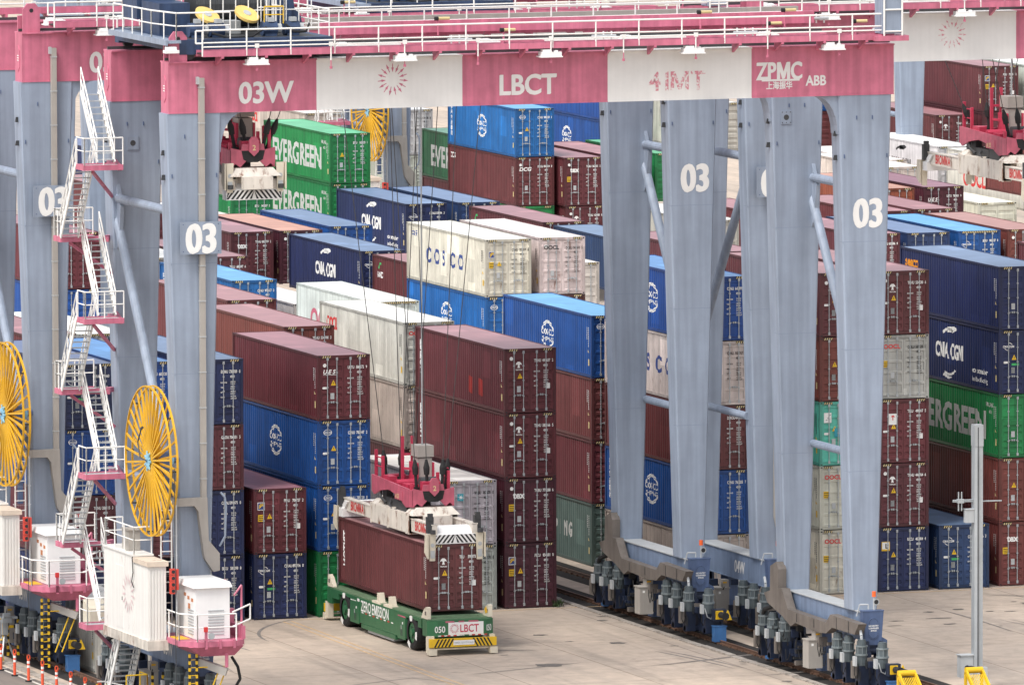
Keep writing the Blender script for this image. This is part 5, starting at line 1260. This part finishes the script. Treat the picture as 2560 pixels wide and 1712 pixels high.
    m = MB(); m.box((-.98, -1.9, 1.45), (-.955, -.9, 1.85)); m.text('# 25', .26, lambda u, v: (-.985, -1.0-u, 1.52+v), 1, bold=.02); P('number_plate', m, [SPP, MPY], hb)
    m = MB()
    for x, y, h in ((-.8, 2.1, 1.5), (-.8, 1.2, 1.3), (-.1, .6, 2.2), (.35, .6, 2.2), (.8, -2.9, 1.0), (.8, -2.2, 1.1), (.45, -2.5, .9), (-.85, -2.8, .5)): m.box((x-.06, y-.06, 1.8), (x+.06, y+.06, 1.8+h))
    for z in (2.6, 3.0): m.tube((-.8, 2.1, z), (-.8, 1.2, z), .03, 6); m.tube((.8, -2.9, z-.1), (.8, -2.2, z-.1), .03, 6)
    m.bar((-.1, .6, 3.2), (.35, .6, 3.2), .1, .1); m.bar((-.1, .6, 2.6), (1.0, -.2, 2.5), .08, .1); m.box((.2, -.4, 1.8), (.3, .6, 2.9)); m.box((.95, -.4, 1.8), (1.03, .5, 2.9))
    m.box((-.3, 1.9, 1.85), (.5, 2.2, 2.2)); m.box((-.6, -1.6, 1.85), (0, -.8, 2.1)); m.tube((-.7, -.3, 2.05), (.3, -.3, 2.05), .16, 10); m.box((-.85, .2, 1.85), (-.5, 1.0, 2.3)); m.box((-.4, -3.0, 1.9), (.4, -2.6, 2.35))
    P('post_frame', m, [SPR], hb)
    m = MB(); m.box((.32, -.35, 1.85), (.93, .45, 3.1)); m.box((.25, -.4, 3.15), (1.0, .5, 3.65)); P('electric_cabinet', m, [TRAY], hb)
    m = MB(); m.box((-.9, -2.3, .98), (.2, -1.1, 1.5)); m.box((-.75, -.7, .98), (.6, .9, 1.35)); m.tube((-.4, -1.0, 1.2), (.5, -1.0, 1.2), .3, 10); m.tube((-.1, -1.7, 2.15), (.75, -1.7, 2.15), .28, 12); m.box((-.7, 1.0, 1.0), (-.4, 1.5, 1.6))
    m.path([(-.9, -1.0, 1.0), (-1.0, -.6, .9), (-.9, 0, 1.1), (-.6, .4, 1.4)], .05, 6); m.path([(-.8, .8, 1.1), (-.9, 1.2, 1.3), (-.7, 1.7, 1.7)], .06, 6)
    P('power_pack', m, [DGREY], hb)
    anchors = [(-.45, 1.7, -spread-1.0, 2.6), (.1, 1.3, -.4, 1.6), (-.1, -2.7, -.9, -3.2), (.5, -2.9, 1.2, -3.4), (-.55, -2.6, -spread-.4, -3.0), (.75, 1.6, spread+.9, 2.4), (.75, -2.6, spread+1.0, -3.2), (.2, 1.8, spread, 2.8)]
    for i, (x, y, tx, ty) in enumerate(anchors):
        a = Vector((x, y, 1.9)); b = Vector((tx, ty, top-zt)); d = (b-a).normalized()
        m = MB(); m.tube(a, a+d*.8, .07, 8); m.tube(a+d*.75, a+d*1.05, .12, 8, r2=.14); m.tube(a+d*1.05, a+d*1.4, .14, 8, r2=.05); m.box((x-.1, y-.1, 1.75), (x+.1, y+.1, 2.1)); so_ = P('rope_socket', m, [BLACK])
        m = MB(); m.tube(a+d*1.35, b, .019, 6); P('hoist_rope', m, [paint('wire_rope_steel', (.05, .05, .05), .5, .2)], so_)
    m = MB(); m.tube((.62, .05, 3.65), (.62, .05, top-zt), .035, 6); P('power_cable', m, [GAL], hb)
    return root
spreader(-9.5, -7.45, 4.66, 'white spreader with red headblock, sitting on the maroon container over the green vehicle')
spreader(-24.55, -28.6, 21.3, 'raised empty spreader with black chevrons, hanging beside the front left leg', 3.35, flip=(0, 0), spread=1.0)
spreader(17.6, -9.0, 19.3, 'white spreader with red letters hanging at upper right, empty', flip=(1, 1))

# ---- automated guided vehicle under the maroon container
def agv():
    cx, cy = -9.72, -8.0
    root = empty('guided_vehicle', (cx, cy, 0), 'green driverless container truck with white lettering, loaded with a maroon container', 'vehicle')
    P = lambda nm, m, mats, par=None: part(nm, m.mesh(nm, mats), par or root)
    w, l = 1.5, 7.0
    m = MB()
    m.box((-w, -4.0, .42), (w, 3.55, 1.5)); m.box((-w+.75, -l+.4, .6), (w-.75, -4.0, 1.45)); m.box((-w+.75, 3.55, .6), (w-.75, l-.4, 1.45))
    m.box((-w, -5.55, 1.36), (w, -4.0, 1.5)); m.box((-w, 3.55, 1.36), (w, 5.2, 1.5))
    for y0, y1 in ((-6.0, -5.55), (5.2, l-.9)): m.hexa([(-w, y0, 1.1), (w, y0, 1.1), (w, y1, 1.1), (-w, y1, 1.1), (-w, y0, 1.5), (w, y0, 1.5), (w, y1, 1.5), (-w, y1, 1.5)])
    m.prism([(-w, 0), (w, 0), (w, .6), (w-.4, .85), (-w+.4, .85), (-w, .6)], .82, 1.5, lambda u, v, d: (u, -l+.85-v, d)); m.prism([(-w, 0), (w, 0), (w, .6), (w-.4, .85), (-w+.4, .85), (-w, .6)], .82, 1.5, lambda u, v, d: (u, l-.85+v, d))
    P('chassis', m, [AGVG])
    m = MB(); m.box((-w+.04, -l+.3, 1.5), (w-.04, l-.4, 1.56)); 
    for k in range(14): m.box((-1.0, -l+.42+k*.06, 1.56), (1.0, -l+.45+k*.06, 1.585))
    P('deck', m, [AGVL])
    for y0, y1 in ((-3.95, -2.9), (2.3, 3.5)):
        for s in (-1,):
            m = MB(); x = s*(w+.03); a, b = sorted((s*w, x)); m.box((a, y0, .35), (b, y1, 1.28)); m.box((x-.005, (y0+y1)/2-.02, .75), (x, (y0+y1)/2+.05, .95), 1); m.box((x-.004, y0+.3, 1.0), (x, y0+.42, 1.1), 2)
            for k in range(5): m.box((x-.006, y0+.35, .5+k*.06), (x, y0+.65, .53+k*.06), 3)
            P('access_door', m, [AGVG, LGREY, MW, DGREY])
    m = MB(); m.box((-w-.02, -2.6, .22), (-w+.6, 2.0, .41), 0); m.box((-w+.05, -2.2, .1), (-w+.5, 1.3, .22), 1); P('side_skirt', m, [AGVG, LGREY])
    m = MB(); m.text('ZERO EMISSION', .66, lambda u, v: (-w-.006, 2.1-u, .96+v), sx=.80)
    for k in range(9): m.box((-w-.007, -2.25+k*.5, .87), (-w-.003, -2.0+k*.5, .92), 1 if k % 2 else 0)
    m.box((-w-.007, 2.3, 1.33), (-w-.003, 2.6, 1.45)); 
    for k in range(3): m.box((-w-.007, 2.8+k*.25, 1.3-k*.0), (-w-.003, 3.0+k*.25, 1.34))
    for k in range(2): m.box((-w-.007, -3.9, 1.2+k*.1), (-w-.003, -2.9, 1.26+k*.1), 2)
    P('side_lettering', m, [MW, MR, MPK])
    for y in (-4.72, 4.35):
        for s in (-1, 1):
            for dx in ((0,) if s < 0 else (0,)):
                m = MB(); x = s*(w-.29); R_, hw = .77, .30
                prof = [(hw*-1, .46), (-hw, .66), (-hw*.85, .74), (-hw*.4, .77), (hw*.4, .77), (hw*.85, .74), (hw, .66), (hw, .46)]
                n = 32; vs = [(x+p[0], y+p[1]*math.cos(2*math.pi*i/n), .77+p[1]*math.sin(2*math.pi*i/n)) for i in range(n) for p in prof]
                k = len(prof); m.add(vs, [(i*k+j, i*k+j+1, ((i+1) % n)*k+j+1, ((i+1) % n)*k+j) for i in range(n) for j in range(k-1)])
                wt = P('wheel', m, [BLACK])
                m = MB(); m.tube((x-hw+.06, y, .77), (x+hw-.06, y, .77), .465, 24, 0); m.ring((y, .77), .3, .42, lambda u, v: (x+s*(hw-.055), u, v), 20, 0); m.tube((x+s*(hw-.1), y, .77), (x+s*(hw+.02), y, .77), .17, 14, 0)
                for t in range(10): a = t*math.pi/5; m.tube((x+s*(hw-.07), y+.24*math.cos(a), .77+.24*math.sin(a)), (x+s*(hw-.03), y+.24*math.cos(a), .77+.24*math.sin(a)), .02, 6, 1)
                P('rim', m, [AGVG, DGREY], wt)
                m = MB()
                for a0 in (1.2, 3.0, 5.0):
                    m.ring((y, .77), .50, .73, lambda u, v: (x+s*(hw+.004-.0), u, v), 6, 0, a0, a0+.55)
                P('tyre_marks', m, [MW], wt)
    # container guides
    for y in (-l+.28, l-1.0):
        for s in (-1, 1):
            m = MB(); x = s*(w-.1); yy = y
            f = 1 if y < 0 else -1
            q0 = yy if y < 0 else yy+.7
            prof = [(q0, 1.56), (q0, 2.05), (q0+f*.14, 2.08), (q0+f*.42, 1.95), (q0+f*.75, 1.60), (q0+f*.75, 1.56)]
            m.prism(prof, x-.09*1, x+.09, YZD); m.box((x-.095, min(q0+f*.1, q0+f*.3), 1.72), (x+.095, max(q0+f*.1, q0+f*.3), 1.88), 1)
            if s > 0 and y < 0: m.prism([(q0+.1, 1.75), (q0+.3, 1.98), (q0+.5, 1.86), (q0+.4, 1.65)], x-.1, x-.092, YZD, 2)
            P('corner_guide', m, [CREAM, DUCT, MY])
    for y in (-1.75, -.2):
        m = MB(); x = -w+.16; m.prism([(y+.2, 1.5), (y+.2, 1.98), (y, 2.0), (y-.2, 1.55)], x-.13, x+.13, YZD); m.box((x-.16, y-.3, 1.5), (x+.16, y+.8, 1.6)); m.box((x-.1, y+.02, 1.7), (x+.1, y+.205, 1.82), 1); P('side_guide', m, [CREAM, DGREY])
    # end: board, bumper
    for s, nm in ((-1, 'rear'), (1, 'front')):
        m = MB(); y = s*(l+.02); yb = s*(l+.26)
        for x in (-w+.12, w-.12): m.box((x-.12, min(s*(l-.4), y), .12), (x+.12, max(s*(l-.4), y), .85)); m.box((x-.16, min(s*(l-.1), yb), .05), (x+.16, max(s*(l-.1), yb), .32))
        m.box((-w+.1, min(y, s*(l-.1)), .25), (w-.1, max(y, s*(l-.1)), .32)); P('bumper_frame', m, [CREAM])
        m = MB(); a, b = sorted((y, s*(l+.18))); m.box((-w-.02, a, .38), (w+.02, b, .74)); yf = s*(l+.185)
        for q, k0, k1 in ((1, 0, 6), (-1, 0, 6)):
            for k in range(k0, k1):
                u = .62+k*.16
                if u < 1.36: m.add([(q*-u, yf, .385), (q*-(u+.08), yf, .385), (q*-(u+.08)+.2, yf, .735), (q*-u+.2, yf, .735)] if q > 0 else [(u, yf, .385), (u+.08, yf, .385), (u+.08-.2, yf, .735), (u-.2, yf, .735)], [(0, 1, 2, 3)], 1)
        m.flat([(-.45, .46), (.5, .46), (.5, .66), (-.45, .66)], XZ(s*(l+.19)), 2)
        m.text('TEREX GOTTWALD', .11, lambda u, v: (u+.02, s*(l+.195), .52+v), 3, align='C', bold=.02, sx=.9)
        P('bumper', m, [YEL, BLACK, MW, LGREY])
    m = MB(); y = -l-.006; F = XZ(y)
    m.flat([(-.62, .88), (.98, .88), (.98, 1.42), (-.62, 1.42)], F); m.text('LBCT', .46, lambda u, v: (-.08+u, y-.006, .99+v), 1, sx=.80); sunburst(m, (-.34, 1.15), .23, lambda u, v: (u, y-.006, v), 1, 17)
    P('name_board', m, [MW, paint('marking_crimson', (.5, .03, .08), .6, .05)])
    m = MB()
    for x in (-1.17, 1.17):
        if x < 0: m.text('050', .38, lambda u, v: (-1.0+u+.0, y-.005, 1.0+v), align='C', sx=.85)
    m.text('050', .31, lambda u, v: (.83+u*.0+u*.35+.0, -l-.003+0*u, 1.02+v), bold=.02, sx=1) if False else None
    # on the canted right corner
    m.text('050', .38, lambda u, v: (1.12+u*.82, -l+.008+u*.51, 1.0+v), sx=.62)
    m.text('REAR', .1, lambda u, v: (u, y-.004, .835+v), align='C', bold=.04)
    P('end_lettering', m, [MW])
    m = MB()
    for k in range(16):
        x = -1.08+k*.14
        if abs(x) > .2: m.box((x, y-.004, .83), (x+.13, y, .875), k % 2)
    for a, b in ((-.75, -.35), (-.15, .1), (.3, .75)): m.box((a, y-.004, 1.41), (b, y, 1.48), 2)
    P('reflector_strip', m, [MW, MR, MPK])
    return root
agv()

# ---- orange delineators along the left lane
def delin(x, y, label):
    root = empty('lane_delineator', (x, y, 0), label, 'delineator', 'orange delineators along the left lane')
    key = 'delin'
    if key not in SH:
        m = MB(); m.tube((0, 0, 0), (0, 0, .06), .14, 12, 1); m.tube((0, 0, .06), (0, 0, .98), .062, 10); 
        for t in range(8): a0, a1 = math.pi*t/8, math.pi*(t+1)/8; m.bar((.055*math.cos(a0), 0, 1.06+.07*math.sin(a0)), (.055*math.cos(a1), 0, 1.06+.07*math.sin(a1)), .05, .035, 0, (0, 1, 0))
        for s in (-.055, .055): m.bar((s, 0, .95), (s, 0, 1.07), .05, .03, 0, (0, 1, 0))
        SH[key] = m.mesh('post', [DELIN, BLACK])
        m = MB(); m.tube((0, 0, .78), (0, 0, .88), .0645, 10, cap=False); m.tube((0, 0, .60), (0, 0, .70), .0645, 10, cap=False); SH['delb'] = m.mesh('reflective_band', [MW])
    part('post', SH[key], root); part('reflective_band', SH['delb'], root)
ords = ['farthest', 'second', 'third', 'fourth', 'fifth', 'sixth', 'seventh', 'eighth', 'nearest visible']
for i in range(8):
    delin(-29.85, -13.2-i*2.02, ('orange and white delineator post, %s from the left picture edge' % ords[i]) if i else 'orange and white delineator post standing at the left picture edge')
delin(-31.5, -16.0, 'orange delineator post of which only the loop top shows at lower left')

# ---- galvanised pole with boxes and antenna
px_, py_ = 6.6, -33.6
root = empty('utility_pole', (px_, py_, 0), 'grey galvanised pole with electric boxes and antenna arm at lower right', 'pole')
m = MB(); 
m.box((-.19, -.16, 0), (.19, .16, 11.0), 0)
m2 = MB(); m2.prism([(-.19, -.17), (-.07, -.2), (.0, -.2), (.02, -.165), (.19, -.17), (.19, .17), (-.19, .17)], 0, 11.05, lambda u, v, d: (u, v, d)); m2.box((-.06, -.215, .2), (-.02, -.2, 11), 1); m2.box((-.2, -.2, 11.05), (.2, .2, 11.1)); m2.box((-.2, -.21, 10.2), (.2, .2, 11.05), 0)
part('shaft', m2.mesh('shaft', [GAL, DGREY]), root)
m = MB(); m.box((-.75, -.1, .5), (-.2, .35, 1.42)); m.box((-.8, -.15, 1.42), (-.18, .38, 1.46)); part('electric_box', m.mesh('electric_box', [LGREY]), root)
m = MB(); m.box((-.1, -.45, .3), (.3, -.2, .95)); m.box((-.22, -.5, .0), (.4, -.18, .45)); m.box((.05, -.455, .55), (.2, -.449, .75), 1); part('meter_box', m.mesh('meter_box', [LGREY, MW]), root)
m = MB(); m.box((-.55, -.15, 7.0), (-.2, .15, 7.55)); m.box((-.58, -.18, 7.55), (-.19, .18, 7.58)); part('radio_box', m.mesh('radio_box', [LGREY]), root)
m = MB(); m.tube((-1.1, 0, 7.9), (1.1, 0, 7.86), .03, 6); m.tube((-1.1, 0, 7.95), (-.2, 0, 7.95), .03, 6); m.box((-.9, -.08, 7.83), (-.62, .08, 8.0)); 
for x in (-.84, -.7): m.tube((x, 0, 7.5), (x, 0, 8.3), .028, 6)
part('antenna_arm', m.mesh('antenna_arm', [GAL]), root)

# ---- yellow rail end stops
for x, lab in ((2.0, 'yellow slotted end stop on the rail in front of the nearest crane'), (5.0, 'yellow slotted end stop half hidden behind the grey pole')):
    root = empty('rail_end_stop', (x, -38.2, 0), lab, 'end stop', 'yellow end stops on the crane rails')
    m = MB(); y0, y1 = 1.0, -.55
    m.tube((-.38, y0, 1.28), (.38, y0, 1.28), .13, 12)
    for s in (-1, 1): m.prism([(y0+.08, 1.2), (y0-.12, 1.3), (y1-.25, .02), (y1, .02)], s*.36-.04, s*.36+.04, YZD); m.prism([(y0+.1, .02), (y0+.1, 1.2), (y0-.05, 1.2), (y0-.05, .02)], s*.36-.04, s*.36+.04, YZD)
    part('frame', m.mesh('frame', [YEL]), root)
    m = MB(); dz = 1.2/(y0-y1)
    def Q(u, t): return (u, y0-.1-t*(y0-y1), 1.22-1.2*t)
    for k in range(9):
        u = -.33+k*.075; m.add([Q(u, .08), Q(u+.04, .08), Q(u+.04, .97), Q(u, .97)], [(0, 1, 2, 3)])
    part('bars', m.mesh('bars', [YEL]), root)
    m = MB(); m.box((-.1, y0+.1, 1.15), (.1, y0+.5, 1.4), 1); m.tube((0, y0+.45, 1.28), (0, y0+.75, 1.28), .12, 10, 1); part('bumper', m.mesh('bumper', [YEL, BLACK]), root)

# ---- grey tripod guide under the second crane, weed by the stack
root = empty('tripod_stand', (-28.9, -10.6, 0), 'grey steel tripod stand with guide head and hazard arm at lower left', 'stand')
m = MB()
for x, y in ((-.45, .6), (-.4, -.8), (.5, 0)): m.path([(0, 0, 1.25), (x*.4, y*.4, .75), (x, y, .02)], .05, 8)
m.tube((-.45, .6, .08), (-.4, -.8, .08), .03, 6); part('legs', m.mesh('legs', [GAL]), root)
m = MB(); m.box((-.12, -.15, 1.2), (.12, .15, 1.9)); m.box((-.2, -.4, 1.75), (.2, .4, 1.95)); m.tube((-.5, .3, 1.9), (.5, -.3, 1.95), .06, 6); m.tube((-.15, -.3, 2.05), (.15, -.3, 2.05), .12, 10); part('guide_head', m.mesh('guide_head', [GAL]), root)
m = MB()
for k in range(5): m.box((.15+k*.2, -.2, 1.5), (.15+k*.2+.199, -.14, 1.62), k % 2)
part('hazard_arm', m.mesh('hazard_arm', [YEL, BLACK]), root)
m = MB()
for i in range(70):
    a = random.uniform(0, 2*math.pi); l = random.uniform(.1, .4); p = Vector((random.gauss(0, .12), random.gauss(0, .12), 0)); t = p+Vector((math.cos(a)*l*.6, math.sin(a)*l*.6, l)); n = Vector((-math.sin(a), math.cos(a), 0))*.035
    m.add([p, (p+t)/2+n, t, (p+t)/2-n], [(0, 1, 2, 3)])
thing('weed', m, [paint('weed_leaf', (.05, .09, .03), .7, .4)], (-13.2, -.35, 0), 'small green weed growing at the foot of the navy container', 'plant')
